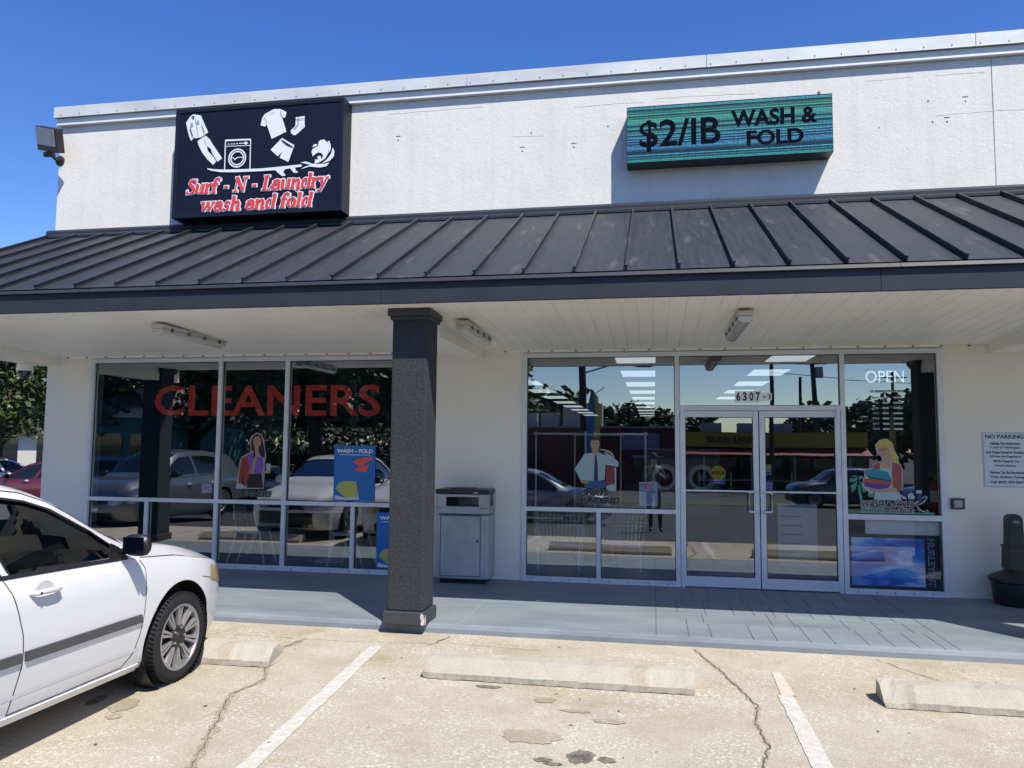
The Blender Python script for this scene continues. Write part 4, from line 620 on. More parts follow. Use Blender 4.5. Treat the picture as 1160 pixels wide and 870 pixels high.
# LED board
def led_mat():
    M = bpy.data.materials.new('led_screen'); M.use_nodes = True; n = M.node_tree; b = n.nodes['Principled BSDF']; L = n.links
    b.inputs['Base Color'].default_value = (.008, .012, .016, 1); b.inputs['Roughness'].default_value = .5
    tc = n.nodes.new('ShaderNodeTexCoord'); sp = n.nodes.new('ShaderNodeSeparateXYZ'); L.new(tc.outputs['Object'], sp.inputs[0])
    def math_(op, a, b_=None):
        x = n.nodes.new('ShaderNodeMath'); x.operation = op
        for i, v in enumerate((a, b_)):
            if v is None: continue
            if isinstance(v, (int, float)): x.inputs[i].default_value = v
            else: L.new(v, x.inputs[i])
        return x.outputs[0]
    P = 64.
    cell = n.nodes.new('ShaderNodeCombineXYZ'); fx = math_('FLOOR', math_('MULTIPLY', sp.outputs[0], P)); fz = math_('FLOOR', math_('MULTIPLY', sp.outputs[2], P)); L.new(fx, cell.inputs[0]); L.new(fz, cell.inputs[2])
    wn = n.nodes.new('ShaderNodeTexWhiteNoise'); L.new(cell.outputs[0], wn.inputs[0])
    rowv = n.nodes.new('ShaderNodeTexNoise'); rowv.noise_dimensions = '1D'; rowv.inputs['Scale'].default_value = .9; rowv.inputs['Detail'].default_value = 3
    tiltz = math_('ADD', fz, math_('MULTIPLY', fx, .0)); L.new(tiltz, rowv.inputs['W']); rowv.inputs['Roughness'].default_value = .8
    big = n.nodes.new('ShaderNodeTexNoise'); big.inputs['Scale'].default_value = 1.6; big.inputs['Detail'].default_value = 2; L.new(tc.outputs['Object'], big.inputs[0])
    zz = math_('ADD', math_('MULTIPLY', sp.outputs[2], 1.15), math_('MULTIPLY', big.outputs[0], .35))
    r = n.nodes.new('ShaderNodeValToRGB'); L.new(zz, r.inputs[0]); cr = r.color_ramp
    for p, c in [(.0, (.04, .26, .40)), (.22, (.04, .32, .33)), (.45, (.045, .22, .40)), (.62, (.05, .31, .34)), (.85, (.06, .32, .26)), (1., (.04, .26, .32))]:
        e = cr.elements.new(p); e.color = (*c, 1)
    cr.elements.remove(cr.elements[0])
    for e in cr.elements:
        if e.position > .99: e.color = (.04, .24, .32, 1)
    hs = n.nodes.new('ShaderNodeHueSaturation'); L.new(r.outputs[0], hs.inputs['Color']); mr = n.nodes.new('ShaderNodeMapRange'); mr.inputs[3].default_value = .46; mr.inputs[4].default_value = .56; L.new(wn.outputs[0], mr.inputs[0]); L.new(mr.outputs[0], hs.inputs['Hue'])
    rowr = n.nodes.new('ShaderNodeValToRGB'); L.new(rowv.outputs[0], rowr.inputs[0]); rowr.color_ramp.elements[0].position = .44; rowr.color_ramp.elements[1].position = .54; rowr.color_ramp.elements[0].color = (.10, .10, .16, 1)
    m1 = n.nodes.new('ShaderNodeMix'); m1.data_type = 'RGBA'; m1.blend_type = 'MULTIPLY'; m1.inputs[0].default_value = 1; L.new(hs.outputs[0], m1.inputs[6]); L.new(rowr.outputs[0], m1.inputs[7])
    gx = math_('GREATER_THAN', math_('FRACT', math_('MULTIPLY', sp.outputs[0], P)), .22); gz_ = math_('GREATER_THAN', math_('FRACT', math_('MULTIPLY', sp.outputs[2], P)), .30)
    k = math_('MULTIPLY', gx, gz_); k2 = math_('ADD', math_('MULTIPLY', k, 1.05), .12)
    m2 = n.nodes.new('ShaderNodeMix'); m2.data_type = 'RGBA'; m2.blend_type = 'MULTIPLY'; m2.inputs[0].default_value = 1; L.new(m1.outputs[2], m2.inputs[6]); L.new(k2, m2.inputs[7])
    L.new(m2.outputs[2], b.inputs['Emission Color']); b.inputs['Emission Strength'].default_value = .85; b.inputs['Specular IOR Level'].default_value = .1
    return M
ledm = led_mat(); blk = mat('led_off', (.003, .005, .012), .9, spec=.05); cabm = mat('led_cabinet', (.016, .020, .035), .45)
t = thing('led_message_board', 'long blue green LED board reading WASH & FOLD on the white parapet', 'sign', (1.21, 0, 5.205))
Wd, Hd, LY = 2.435, .722, -.262
b = MB(); b.box(0, Wd, LY, -.003, 0, Hd); b.build('cabinet', cabm, t, bevel=.004)
b = MB(); b.box(.006, Wd - .006, LY - .008, LY, .006, Hd - .006); sc_ = b.build('led_screen', ledm, t)
b = MB(); b.box(2.27, 2.30, LY - .004, LY + .03, Hd, Hd + .03); b.build('bracket', mat('screw_dark'), t)
def pixel_text(txt, x0, x1, z0, z1):
    o = text('lettering', txt, blk, sc_, x0, x1, z0, z1, LY - .0095, bold=.02 if '$' in txt else .04); return o
ox, oz = 1.21, 5.205
pixel_text('$2/IB', 1.365 - ox, 2.345 - ox, 5.335 - oz, 5.735 - oz)
pixel_text('WASH &', 2.47 - ox, 3.47 - ox, 5.575 - oz, 5.785 - oz); pixel_text('FOLD', 2.65 - ox, 3.31 - ox, 5.335 - oz, 5.525 - oz)

# NO PARKING plate
plate = mat('plate_white', (.60, .66, .76), .4, noise=.03, nscale=4); ink = mat('ink_navy', (.012, .014, .035), .5)
t = thing('no_parking_sign', 'white plate with navy tow-away text screwed to the cream wall', 'sign', (5.235, 0, 1.262))
b = MB(); b.box(0, .46, -.006, -.001, 0, .622); pl = b.build('plate', plate, t, bevel=.003)
b = MB(); 
for a, c, d, e in [(0.006, .454, .614, .617), (.006, .454, .005, .008), (.006, .009, .008, .614), (.451, .454, .008, .614)]: b.box(a, c, -.0068, -.006, d, e)
b.build('border_line', ink, pl)
rows = [('NO PARKING', .03, .43, .552, .598, .03), ('Vehicles Not Authorized', .075, .385, .480, .514, .032), ('To Park On This Property', .07, .39, .430, .464, .032), ('And Those Parked In Violation', .03, .43, .380, .412, .032), ('Of Rules And Regulations', .07, .40, .330, .362, .032), ('Will Be Towed At The', .10, .37, .280, .310, .032), ("Owner's Expense.", .12, .345, .228, .258, .032),
        ('Vehicles Can Be Recovered', .06, .42, .151, .183, .032), ('From Gridiron Towing', .075, .42, .094, .130, .035), ('Call (850) 470-5847', .065, .42, .034, .072, .035)]
for s, a, c, d, e, bo in rows: text('lettering', s, ink, pl, a, c, d, e, -.0070, bold=bo)

# keypad / outlet box
t = thing('wall_box', 'small grey metal switch box on the wall left of the towing plate', 'switch box', (4.945, 0, 1.065))
b = MB(); b.box(-.072, .072, -.035, -.002, -.062, .062); b.build('housing', mat('bronze_box', (.06, .055, .055), .4, .4), t, bevel=.006)
b = MB(); b.box(-.042, .045, -.040, -.035, -.042, .042); b.build('cover', mat('box_cover', (.38, .39, .40), .4), t, bevel=.003)

# flood light on the corner
t = thing('flood_light', 'bronze flood light on a knuckle arm at the top left corner of the parapet', 'flood light', (-7.10, 0, 5.86))
bz = mat('bronze_paint', (.035, .03, .03), .45); lens = mat('lamp_lens', (.42, .44, .46), .25, noise=.1, nscale=8)
M = Matrix.Translation((.03, -.27, .19)) @ Matrix.Rotation(radians(16), 4, 'Y') @ Matrix.Rotation(radians(-14), 4, 'Z') @ Matrix.Rotation(radians(24), 4, 'X')
b = MB(); b.box(-.235, .235, -.045, .075, -.17, .17, M); hd = b.build('lamp_head', bz, t, bevel=.012)
b = MB(); b.box(-.21, .21, -.052, -.046, -.085, .155, M); b.build('lens', lens, hd)
b = MB(); b.tube([(0, -.002, -.03), (0, -.10, -.03), (0, -.17, 0), (0, -.22, .06)], .028, 12); b.lathe([(0, -.012), (.075, -.010), (.078, 0), (.05, .012)], 16, Matrix.Translation((0, -.01, -.03)) @ Matrix.Rotation(pi / 2, 4, 'X')); b.tube([(-.09, -.2, .0), (.05, -.19, .0)], .04, 12)
b.build('knuckle_arm', bz, t, smooth=40)

# dome camera hanging from the end beam
t = thing('dome_camera', 'white dome security camera with black globe under the left canopy end', 'security camera', (-7.06, -.47, 2.775))
b = MB(); b.lathe([(0.001, 0), (.085, -.002), (.10, -.03), (.105, -.10), (.10, -.115), (.001, -.115)], 28); b.build('housing', whitep, t, smooth=40)
b = MB(); b.lathe([(.094, -.114), (.092, -.15), (.075, -.19), (.045, -.215), (.001, -.225)], 28); b.build('globe', mat('globe_black', (.01, .012, .02), .08, coat=1), t, smooth='all')

# weatherproof tube lights
diff = mat('clear_diffuser', (.52, .55, .53), .22, noise=.08, nscale=9, streak=(6, 1, 6), coat=.5); body = mat('lamp_body', (.50, .50, .47), .5); clipm = mat('lamp_clip', (.12, .11, .10), .5)
def fixture(x, y0_, y1_, lab, rz=0.):
    ym = (y0_ + y1_) / 2; zz = 3.012 + (2.905 - 3.012) * (ym + 2.86) / 2.86 - .004
    t = thing('tube_light', lab, 'ceiling light', (x, ym, zz), rz, 'weatherproof tube lights under the canopy'); h = (y1_ - y0_) / 2
    b = MB(); b.box(-.070, .070, -h, h, -.045, 0); b.build('lamp_body', body, t, bevel=.01)
    b = MB(); pr = [(-.062, -.046), (-.066, -.075), (-.045, -.105), (0, -.115), (.045, -.105), (.066, -.075), (.062, -.046)]
    b.prism(pr, 2 * h - .03, Matrix(((1, 0, 0, 0), (0, 0, 1, -h + .015), (0, 1, 0, 0), (0, 0, 0, 1)))); b.build('diffuser', diff, t, bevel=.01)
    b = MB()
    for k in range(4):
        y = -h + .18 + (2 * h - .36) * k / 3
        for s in (-1, 1): b.box(s * .066 - .010, s * .066 + .010, y - .02, y + .02, -.072, -.028)
    b.build_each('clip', clipm, t)
    return t
fixture(-3.74, -2.33, -1.03, 'long dusty tube light under the canopy above the red CLEANERS lettering')
fixture(-.40, -2.16, -.95, 'tube light beside the soffit beam right of the dark column')
fixture(2.37, -2.35, -.95, 'tube light under the canopy in front of the glass entrance doors')

# ================================================================ RUBBISH BIN
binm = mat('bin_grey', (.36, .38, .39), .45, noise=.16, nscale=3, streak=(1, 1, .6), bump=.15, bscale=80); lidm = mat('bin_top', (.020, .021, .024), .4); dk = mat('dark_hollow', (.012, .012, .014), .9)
t = thing('litter_bin', 'square grey litter bin with black hooded top against the cream wall', 'litter bin', (-.80, -.235, 0))
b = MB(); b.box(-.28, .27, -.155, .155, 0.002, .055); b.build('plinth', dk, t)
b = MB(); b.box(-.325, .335, -.195, .19, .055, .835); bo = b.build('bin_body', binm, t, bevel=.025)
b = MB(); b.box(-.265, .225, -.203, -.194, .10, .815); dr = b.build('bin_door', binm, bo, bevel=.004)
b = MB()
for q in [(-.275, -.270, .09, .825), (.230, .235, .09, .825), (-.27, .23, .820, .825), (-.27, .23, .09, .095)]: b.box(q[0], q[1], -.1975, -.1945, q[2], q[3])
b.build('door_gap', dk, bo)
b = MB(); b.lathe([(0, .012), (.010, .010), (.013, 0)], 12, Matrix.Translation((.195, -.203, .52)) @ Matrix.Rotation(pi / 2, 4, 'X')); b.build('lock', dk, dr)
# hood with openings: base ring, four corner posts, top
b = MB(); b.box(-.335, .335, -.205, .20, .845, .935)
for x in (-.335, .205): b.box(x, x + .13, -.205, -.165, .905, 1.085); b.box(x, x + .13, .16, .20, .905, 1.085)
for x in (-.335, .310): b.box(x, x + .025, -.165, -.125, .905, 1.085); b.box(x, x + .025, .12, .16, .905, 1.085)
b.box(-.205, .205, -.205, -.165, 1.05, 1.085); hood = b.build('hood', binm, t, bevel=.012)
b = MB(); b.box(-.325, -.30, -.125, .125, .905, 1.08); b.box(-.255, .245, .165, .195, .905, 1.08); b.build('hood_back', binm, hood)
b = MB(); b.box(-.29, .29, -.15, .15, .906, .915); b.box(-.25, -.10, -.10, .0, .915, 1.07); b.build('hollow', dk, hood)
b = MB(); b.box(-.345, .335, -.215, .21, 1.085, 1.145); b.build('bin_top', lidm, t, bevel=.02)
b = MB(); b.box(-.18, .12, -.13, .12, 1.146, 1.156); b.build('ashtray', lidm, t, bevel=.006)
b = MB(); b.box(.15, .20, -.2185, -.2155, 1.10, 1.112); b.build('badge', plate, t)

# plastic smoking post
blackpl = mat('black_plastic', (.012, .013, .018), .42, bump=.1, bscale=120)
t = thing('smoking_post', 'black plastic cigarette bin with square neck at the right wall', 'ash bin', (5.41, -.27, 0))
b = MB(); b.lathe([(.001, .003), (.205, .003), (.215, .02), (.235, .24), (.262, .262), (.262, .29), (.24, .305), (.12, .36), (.10, .385), (.001, .385)], 36); b.build('base_drum', blackpl, t, smooth=35)
def sq(s, z): return [(-s, -s, z), (s, -s, z), (s, s, z), (-s, s, z)]
b = MB()
secs = [(.098, .385), (.090, .62), (.098, .62), (.098, .64), (.078, .64), (.070, .93), (.058, .965), (.035, .98)]
rings = []
for s, z in secs: base = len(b.v); b.v += sq(s, z); rings.append(base)
for a, c in zip(rings, rings[1:]):
    for k in range(4): b.f.append((a + k, a + (k + 1) % 4, c + (k + 1) % 4, c + k)); b.mi.append(0)
b.f.append(tuple(rings[-1] + k for k in range(4))); b.mi.append(0); b.build('neck', blackpl, t, bevel=.012)
b = MB(); b.prism([(-.035, 0), (.035, 0), (.035, .02), (.0, .035), (-.035, .02)], .004, Matrix.Translation((0.0, -.0735, .885)) @ Matrix.Rotation(pi / 2, 4, 'X')); b.build('ash_hole', mat('ash_grey', (.22, .22, .23), .8), t)

# ================================================================ WHEEL STOPS
stopm = ground_mat('stop_concrete', [(.46, .42, .33), (.54, .50, .41), (.60, .56, .47)], (.66, .60, .50), 2.2, .8, .93, stain=(.7, .6, .45), fleck=.6)
stopd = mat('stop_side_shade', (.30, .27, .215), .95, noise=.2, nscale=20, bump=.5, bscale=60)  # shaded copy of the stop concrete, painted on the lower front face
def wheel_stop(x0, x1, lab, seed, chipx=None):
    r = random.Random(seed); yc = -3.665; z = gz(-3.665) + .008
    t = bpy.data.objects.new('tmp', None)
    prof = [(-.165, 0), (-.155, .040), (-.075, .142), (.055, .145), (.14, .05), (.145, 0)]
    n = int((x1 - x0) / .05); b = MB(); 
    bm = bmesh.new(); rings = []
    for i in range(n + 1):
        u = i / n; x = x0 + (x1 - x0) * u; end = min(u, 1 - u) * (x1 - x0); ring = []
        for j, (py, pz) in enumerate(prof):
            d = .0
            if end < .03: py, pz = py * .95, pz * .93
            jit = r.uniform(-.003, .003) if 0 < j < 5 else r.uniform(-.005, .005) * (j in (0,))
            xx = x + (r.uniform(-.015, .012) if end < .01 and j > 0 else 0)
            if chipx is not None and abs(x - chipx) < .11 and j in (1, 2): pz -= .03 * (1 - abs(x - chipx) / .11) * r.uniform(.6, 1.2); py += .02
            ring.append(bm.verts.new((xx - (x0 + x1) / 2, py + jit, pz + jit * .7)))
        rings.append(ring)
    for a, c in zip(rings, rings[1:]):
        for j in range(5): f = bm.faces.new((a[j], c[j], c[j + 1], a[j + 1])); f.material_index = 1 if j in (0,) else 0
    bm.faces.new(rings[0]); bm.faces.new(rings[-1][::-1]); bmesh.ops.recalc_face_normals(bm, faces=bm.faces)
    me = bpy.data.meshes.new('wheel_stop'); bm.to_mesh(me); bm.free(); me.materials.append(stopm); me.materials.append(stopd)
    o = bpy.data.objects.new('wheel_stop', me); COL.objects.link(o); o.location = ((x0 + x1) / 2, yc, z)
    return tag(o, lab, 'wheel stop', 'concrete wheel stops')
s1_ = wheel_stop(-3.60, -1.545, 'concrete wheel stop at the front tyre of the white sedan', 1)
wheel_stop(-.25, 1.80, 'weathered concrete wheel stop lying between the two painted bay lines', 2)
wheel_stop(3.10, 5.15, 'concrete wheel stop with a broken corner cut by the right picture edge', 3, chipx=3.16)
wheel_stop(-6.9, -4.85, 'concrete wheel stop before the neighbouring car mirrored in the left window', 4)

# ================================================================ WINDOW STICKERS
C_ = lambda nm, c, r=.45: mat('vinyl_' + nm, tuple(min(.85, q * .86 + .001) for q in c), r)
PAL = {'line': C_('line', (.40, .33, .35)), 'hair': C_('hair', (.018, .012, .012)), 'purple': C_('purple', (.22, .09, .45)), 'skin': C_('skin', (.42, .27, .17)), 'black': C_('black', (.01, .01, .012)), 'red': C_('red', (.30, .04, .03)),
       'white': C_('white', (.42, .50, .52)), 'shirt': C_('shirt', (.36, .50, .52)), 'navy': C_('navy', (.02, .02, .08)), 'blue': C_('blue', (.02, .09, .28)), 'darkred': C_('darkred', (.24, .03, .035)), 'green': C_('green', (.07, .34, .24)),
       'outline': C_('outline', (.52, .54, .54)), 'redshirt': C_('redshirt', (.38, .085, .08)), 'skin2': C_('skin_light', (.55, .36, .24)), 'blond': C_('blond', (.62, .50, .10)), 'apron': C_('apron', (.46, .60, .64)), 'red2': C_('lips', (.5, .05, .06)),
       'teal': C_('teal', (.02, .30, .38)), 'dteal': C_('dark_teal', (.01, .12, .17)), 'orange': C_('orange', (.50, .12, .04)), 'purple2': C_('violet', (.16, .05, .36)), 'lineW': C_('white_line', (.6, .62, .62)), 'navy2': C_('navy_cap', (.02, .05, .2))}
NM = {'line': 'outline', 'skin2': 'skin', 'red2': 'lips', 'lineW': 'clothes_peg', 'dteal': 'folded_towel', 'teal': 'folded_towel', 'orange': 'folded_towel', 'purple2': 'folded_towel', 'purple': 'blouse', 'red': 'jacket', 'darkred': 'jacket', 'navy': 'tie', 'blue': 'trousers', 'green': 'palm', 'redshirt': 'blouse', 'navy2': 'bottle_cap', 'white': 'bag', 'black': 'dark_shape', 'blond': 'hair'}
def sticker(name, lab, cat, key, org):
    t = thing(name, lab, cat, (org[0], 0, org[1]))
    y = .0245; i = 0
    for col, pts in D[key]:
        i += 1; flat(NM.get(col, col), pts, PAL[col], t, y - .00022 * i)
    return t
sticker('woman_sticker', 'window sticker of a dark haired woman in a purple top carrying a red jacket', 'sticker', 'figA', D['O'][0])
sticker('man_sticker', 'window sticker of a man in white shirt and dark tie holding a dark red jacket', 'sticker', 'figB', D['O'][1])
sticker('blonde_woman_sticker', 'window sticker of a blonde woman in glasses carrying folded towels beside a green palm', 'sticker', 'figC', D['O'][2])
def words(name, lab, cat, lst, mt, outline=None):
    x, z = lst[0][1], lst[0][3]; t = thing(name, lab, cat, (x, 0, z))
    for (s, x0, x1, z0, z1, y, bo, shr) in lst:
        if outline: text('letter_outline', s, outline, t, x0 - x - .006, x1 - x + .006, z0 - z - .005, z1 - z + .005, y + .001, bold=bo + .055, shear=shr)
        text('lettering', s, mt, t, x0 - x, x1 - x, z0 - z, z1 - z, y, bold=bo, shear=shr)
    return t
redv = mat('vinyl_signal_red', (.88, .10, .08), .5); inkb = mat('vinyl_ink', (.008, .008, .012), .5); offw = mat('vinyl_offwhite', (.60, .64, .66), .5); grl = mat('vinyl_grey_line', (.20, .21, .22), .5)
words('cleaners_lettering', 'large red CLEANERS lettering across the left window wall', 'lettering', [('CLEANERS', -5.40, -2.06, 2.06, 2.487, .046, .018, 0)], redv)
words('small_cleaners_lettering', 'small black slanted CLEANERS lettering below the woman sticker', 'lettering', [('CLEANERS', -4.125, -3.565, .965, 1.045, .0185, .02, .3)], inkb, grl)
words('shirts_lettering', 'black slanted SHIRTS LAUNDERED lettering below the man sticker', 'lettering', [('SHIRTS', .632, .961, 1.072, 1.143, .0185, .03, .3), ('LAUNDERED', .543, 1.092, .978, 1.050, .0185, .03, .3)], inkb, grl)
words('wash_fold_lettering', 'black slanted WASH & FOLD service lettering below the blonde woman sticker', 'lettering', [('WASH & FOLD', 3.92, 4.49, 1.000, 1.078, .0130, .03, .3), ('SERVICE AVAILABLE', 3.92, 4.49, .945, .982, .0130, .02, .3)], mat('vinyl_plum', (.06, .012, .04), .5), offw)
t = words('open_sign', 'small white OPEN lettering high in the right window', 'sign', [('OPEN', 4.008, 4.434, 2.470, 2.612, .046, .0, 0)], mat('open_letter_glow', (.85, .9, .92), .5, emit=(.85, .93, 1.), es=.30))  # glow added so the white OPEN letters read through the dim pane
hrs = mat('vinyl_hours', (.42, .46, .50), .5)
t = thing('business_hours', 'white business hours lettering under the OPEN lettering', 'lettering', (4.05, 0, 1.86))
text('lettering', 'BUSINESS HOURS', hrs, t, 0, .37, .49, .52, .0205, bold=.02)
for i, dname in enumerate(['MON', 'TUE', 'WED', 'THU', 'FRI', 'SAT', 'SUN']):
    zz = .42 - i * .062; text('lettering', dname, hrs, t, .02, .09, zz, zz + .022, .0205, bold=.02); b = MB(); b.box(.13, .20, .0200, .0205, zz, zz + .022); b.box(.25, .35, .0200, .0205, zz, zz + .022); b.build_each('hours_bar', hrs, t)
t = thing('street_number', 'white plate reading 6307-1 in black above the entrance doors', 'number plate', (2.50, 0, 2.24))
numw = mat('number_white', (.84, .87, .90), .5)
for i, ch in enumerate('6307'): b = MB(); b.box(i * .077, i * .077 + .072, .018, .0195, .0, .135); b.build('digit_plate', numw, t); text('digit', ch, inkb, t, i * .077 + .013, i * .077 + .060, .015, .12, .0175, bold=.035)
b = MB(); b.box(.312, .372, .018, .0195, .02, .11); b.box(.378, .43, .018, .0195, .02, .11); b.build('digit_plate', numw, t); text('digit', '-', inkb, t, .325, .360, .058, .070, .0175, bold=.0); text('digit', '1', inkb, t, .398, .412, .032, .098, .0175, bold=.0)
# posters and notices
pblue = mat('poster_blue', (.014, .15, .47), .45); pyel = mat('poster_yellow', (.46, .48, .12), .45); pwh = mat('paper_white', (.80, .82, .84), .6)
def washfold(x, z, w_, h_, lab, y=.0215):
    t = thing('wash_fold_poster', lab, 'poster', (x, 0, z)); b = MB(); b.box(0, w_, y, y + .002, 0, h_); p = b.build('sheet', pblue, t)
    text('lettering', 'WASH - FOLD', pwh, p, w_ * .06, w_ * .94, h_ * .865, h_ * .935, y - .001, bold=.03); b = MB(); b.box(w_ * .12, w_ * .88, y - .001, y, h_ * .825, h_ * .835); b.build('line', pwh, p)
    flat('red_towel', [(w_ * .45, h_ * .70), (w_ * .62, h_ * .62), (w_ * .95, h_ * .77), (w_ * .88, h_ * .80), (w_ * .6, h_ * .76)], redv, p, y - .001)
    flat('red_towel', [(w_ * .5, h_ * .55), (w_ * .8, h_ * .52), (w_ * .85, h_ * .66), (w_ * .6, h_ * .62)], redv, p, y - .001)
    flat('basket', [(w_ * .05, h_ * .22), (w_ * .30, h_ * .05), (w_ * .62, h_ * .08), (w_ * .55, h_ * .35), (w_ * .30, h_ * .36), (w_ * .15, h_ * .33)], pyel, p, y - .0012)
    flat('basket_base', [(w_ * .02, h_ * .03), (w_ * .30, h_ * .02), (w_ * .62, h_ * .03), (w_ * .62, h_ * .08), (w_ * .30, h_ * .05), (w_ * .05, h_ * .10)], offw, p, y - .0014); return t
washfold(-2.68, .937, .575, .733, 'blue WASH - FOLD poster with yellow basket in the upper left window')
washfold(-2.063, .073, .62, .727, 'lower blue WASH - FOLD poster half hidden behind the dark column')
t = thing('cart_rules_notice', 'white laundry cart rules notice with red heading inside the window', 'notice', (1.337, 0, .955))
b = MB(); b.box(0, .224, .05, .052, 0, .296); p = b.build('sheet', mat('paper_pale', (.62, .74, .88), .6), t)
for s, z in [('LAUNDRY', .262), ('CART', .236), ('RULES', .210)]: text('lettering', s, redv, p, .03 if s == 'LAUNDRY' else .065, .194 if s == 'LAUNDRY' else .16, z - .006, z + .016, .049, bold=.04)
b = MB(); r = random.Random(2)
for i in range(8): z = .18 - i * .021; b.box(.02, .02 + r.uniform(.12, .18), .049, .0495, z, z + .008)
b.build_each('text_line', mat('ink_blue', (.05, .12, .35), .6), p)
t = thing('caution_sticker', 'round yellow caution sticker over a blue label on the left door', 'sticker', (2.287, 0, 1.375))
b = MB(); b.box(-.085, .085, .020, .0205, -.14, -.02); b.build('label', mat('sticker_blue', (.02, .13, .55), .5), t)
b = MB(); b.v = [(.088 * cos(2 * pi * k / 36), .0192, .088 * sin(2 * pi * k / 36)) for k in range(36)]; b.f = [tuple(range(36))]; b.mi = [0]; dd = b.build('disc', mat('sticker_yellow', (.85, .68, .02), .5), t)
b = MB(); b.box(-.075, .075, .0186, .019, -.018, .020); b.build('band', inkb, dd); text('lettering', 'CAUTION', mat('sticker_yellow'), dd, -.062, .062, -.010, .012, .0182, bold=.03)
b = MB(); b.box(-.05, .05, .0186, .019, .035, .042); b.box(-.04, .04, .0186, .019, -.05, -.043); b.box(-.03, .03, .0186, .019, -.064, -.058); b.build_each('text_line', redv, dd)
b = MB(); 
for z in (-.09, -.115): b.box(-.06, .06, .0192, .0197, z - .006, z + .006)
b.build_each('text_line', pwh, t)
for (x, z, w_, h_, c, lab) in [(2.832, 1.362, .075, .125, (.55, .6, .6), 'small white and yellow card stickers on the right door above the lock'), (2.83, 1.178, .09, .10, (.55, .55, .85), 'pale lilac square sticker on the right door just above the handle')]:
    t = thing('door_sticker', lab, 'sticker', (x, 0, z)); b = MB(); b.box(0, w_, .020, .0205, 0, h_); s_ = b.build('label', mat('sticker_%d' % int(z * 100), c, .5), t)
    b = MB()
    if z > 1.3: b.box(.01, w_ - .01, .0192, .0198, .085, .115); b.box(.01, w_ - .01, .0192, .0198, .045, .07); b.build('band', mat('sticker_yellow'), s_); b = MB(); b.box(.01, w_ - .01, .0190, .0197, .012, .035); b.build('band', pblue, s_)
    else: b.box(.02, w_ - .02, .0192, .0198, .04, .045); b.box(.02, w_ - .03, .0192, .0198, .055, .06); b.build('text_line', inkb, s_)
t = thing('paper_note', 'small white paper note taped to the window left of the second mullion', 'note', (-4.62, 0, 1.0)); b = MB(); b.box(0, .15, .05, .0515, 0, .13); s_ = b.build('sheet', mat('paper_lilac', (.6, .6, .85), .6), t); b = MB(); b.box(.03, .11, .0492, .05, .05, .06); b.box(.03, .12, .0492, .05, .07, .08); b.build('text_line', inkb, s_)
# wave poster low in the right window
def wave_mat():
    M = mat('wave_print', (.02, .12, .4), .35); n = M.node_tree; L = n.links; b = n.nodes['Principled BSDF']; tc = n.nodes.new('ShaderNodeTexCoord'); mp = n.nodes.new('ShaderNodeMapping'); mp.inputs['Rotation'].default_value = (0, radians(28), 0); mp.inputs['Scale'].default_value = (1.1, 1, 3.6); L.new(tc.outputs['Object'], mp.inputs[0])
    t = n.nodes.new('ShaderNodeTexNoise'); t.inputs['Scale'].default_value = 1.5; t.inputs['Detail'].default_value = 7; t.inputs['Distortion'].default_value = .9; L.new(mp.outputs[0], t.inputs[0]); r = n.nodes.new('ShaderNodeValToRGB'); L.new(t.outputs[0], r.inputs[0]); cr = r.color_ramp
    for p, c in [(.36, (.01, .13, .50)), (.45, (.03, .30, .85)), (.52, (.25, .60, .95)), (.59, (.8, .88, .95)), (.66, (.95, .97, .98))]: cr.elements.new(p).color = (*c, 1)
    cr.elements.remove(cr.elements[0]); cr.elements.remove(cr.elements[-1]); L.new(r.outputs[0], b.inputs['Base Color']); return M
t = thing('wave_poster', 'blue ocean wave poster with black border low in the right window', 'poster', (3.80, 0, .06))
b = MB(); b.box(0, .965, .06, .072, 0, .625); fr = b.build('backing', mat('poster_black', (.01, .012, .02), .4), t); b = MB(); b.box(.0, .80, .055, .0595, .035, .585); b.build('wave_print', wave_mat(), t)
text('lettering', 'HURLEYINT', mat('letter_outline_grey', (.5, .62, .8), .5), fr, .835, .905, .04, .59, .058, bold=.035, rot=1); text('lettering', 'HURLEYINT', mat('poster_navy', (.01, .03, .09), .4), fr, .843, .897, .045, .585, .0565, bold=.0, rot=1)
t = thing('white_board', 'plain white board edge behind the top of the wave poster', 'board', (3.97, 0, .66)); b = MB(); b.box(0, .80, .08, .10, 0, .20); b.build('panel', mat('board_cream', (.80, .82, .78), .6), t)
t = thing('framed_notice', 'white framed notice board standing inside the right door', 'notice board', (3.0, 0, .22)); b = MB(); b.box(0, .50, .34, .36, 0, .80); b.build('frame', mat('poster_black'), t); b = MB(); b.box(.02, .48, .334, .339, .02, .78); pa = b.build('sheet', mat('paper_grey', (.66, .72, .8), .6), t)
b = MB()
for i in range(5): b.box(.05, .30, .331, .3335, .62 - i * .11, .635 - i * .11)
b.build_each('text_line', mat('paper_line', (.2, .24, .3), .6), pa); b = MB(); b.box(.02, .48, .331, .3335, .06, .10); b.build('green_band', mat('band_green', (.16, .24, .10), .6), pa)

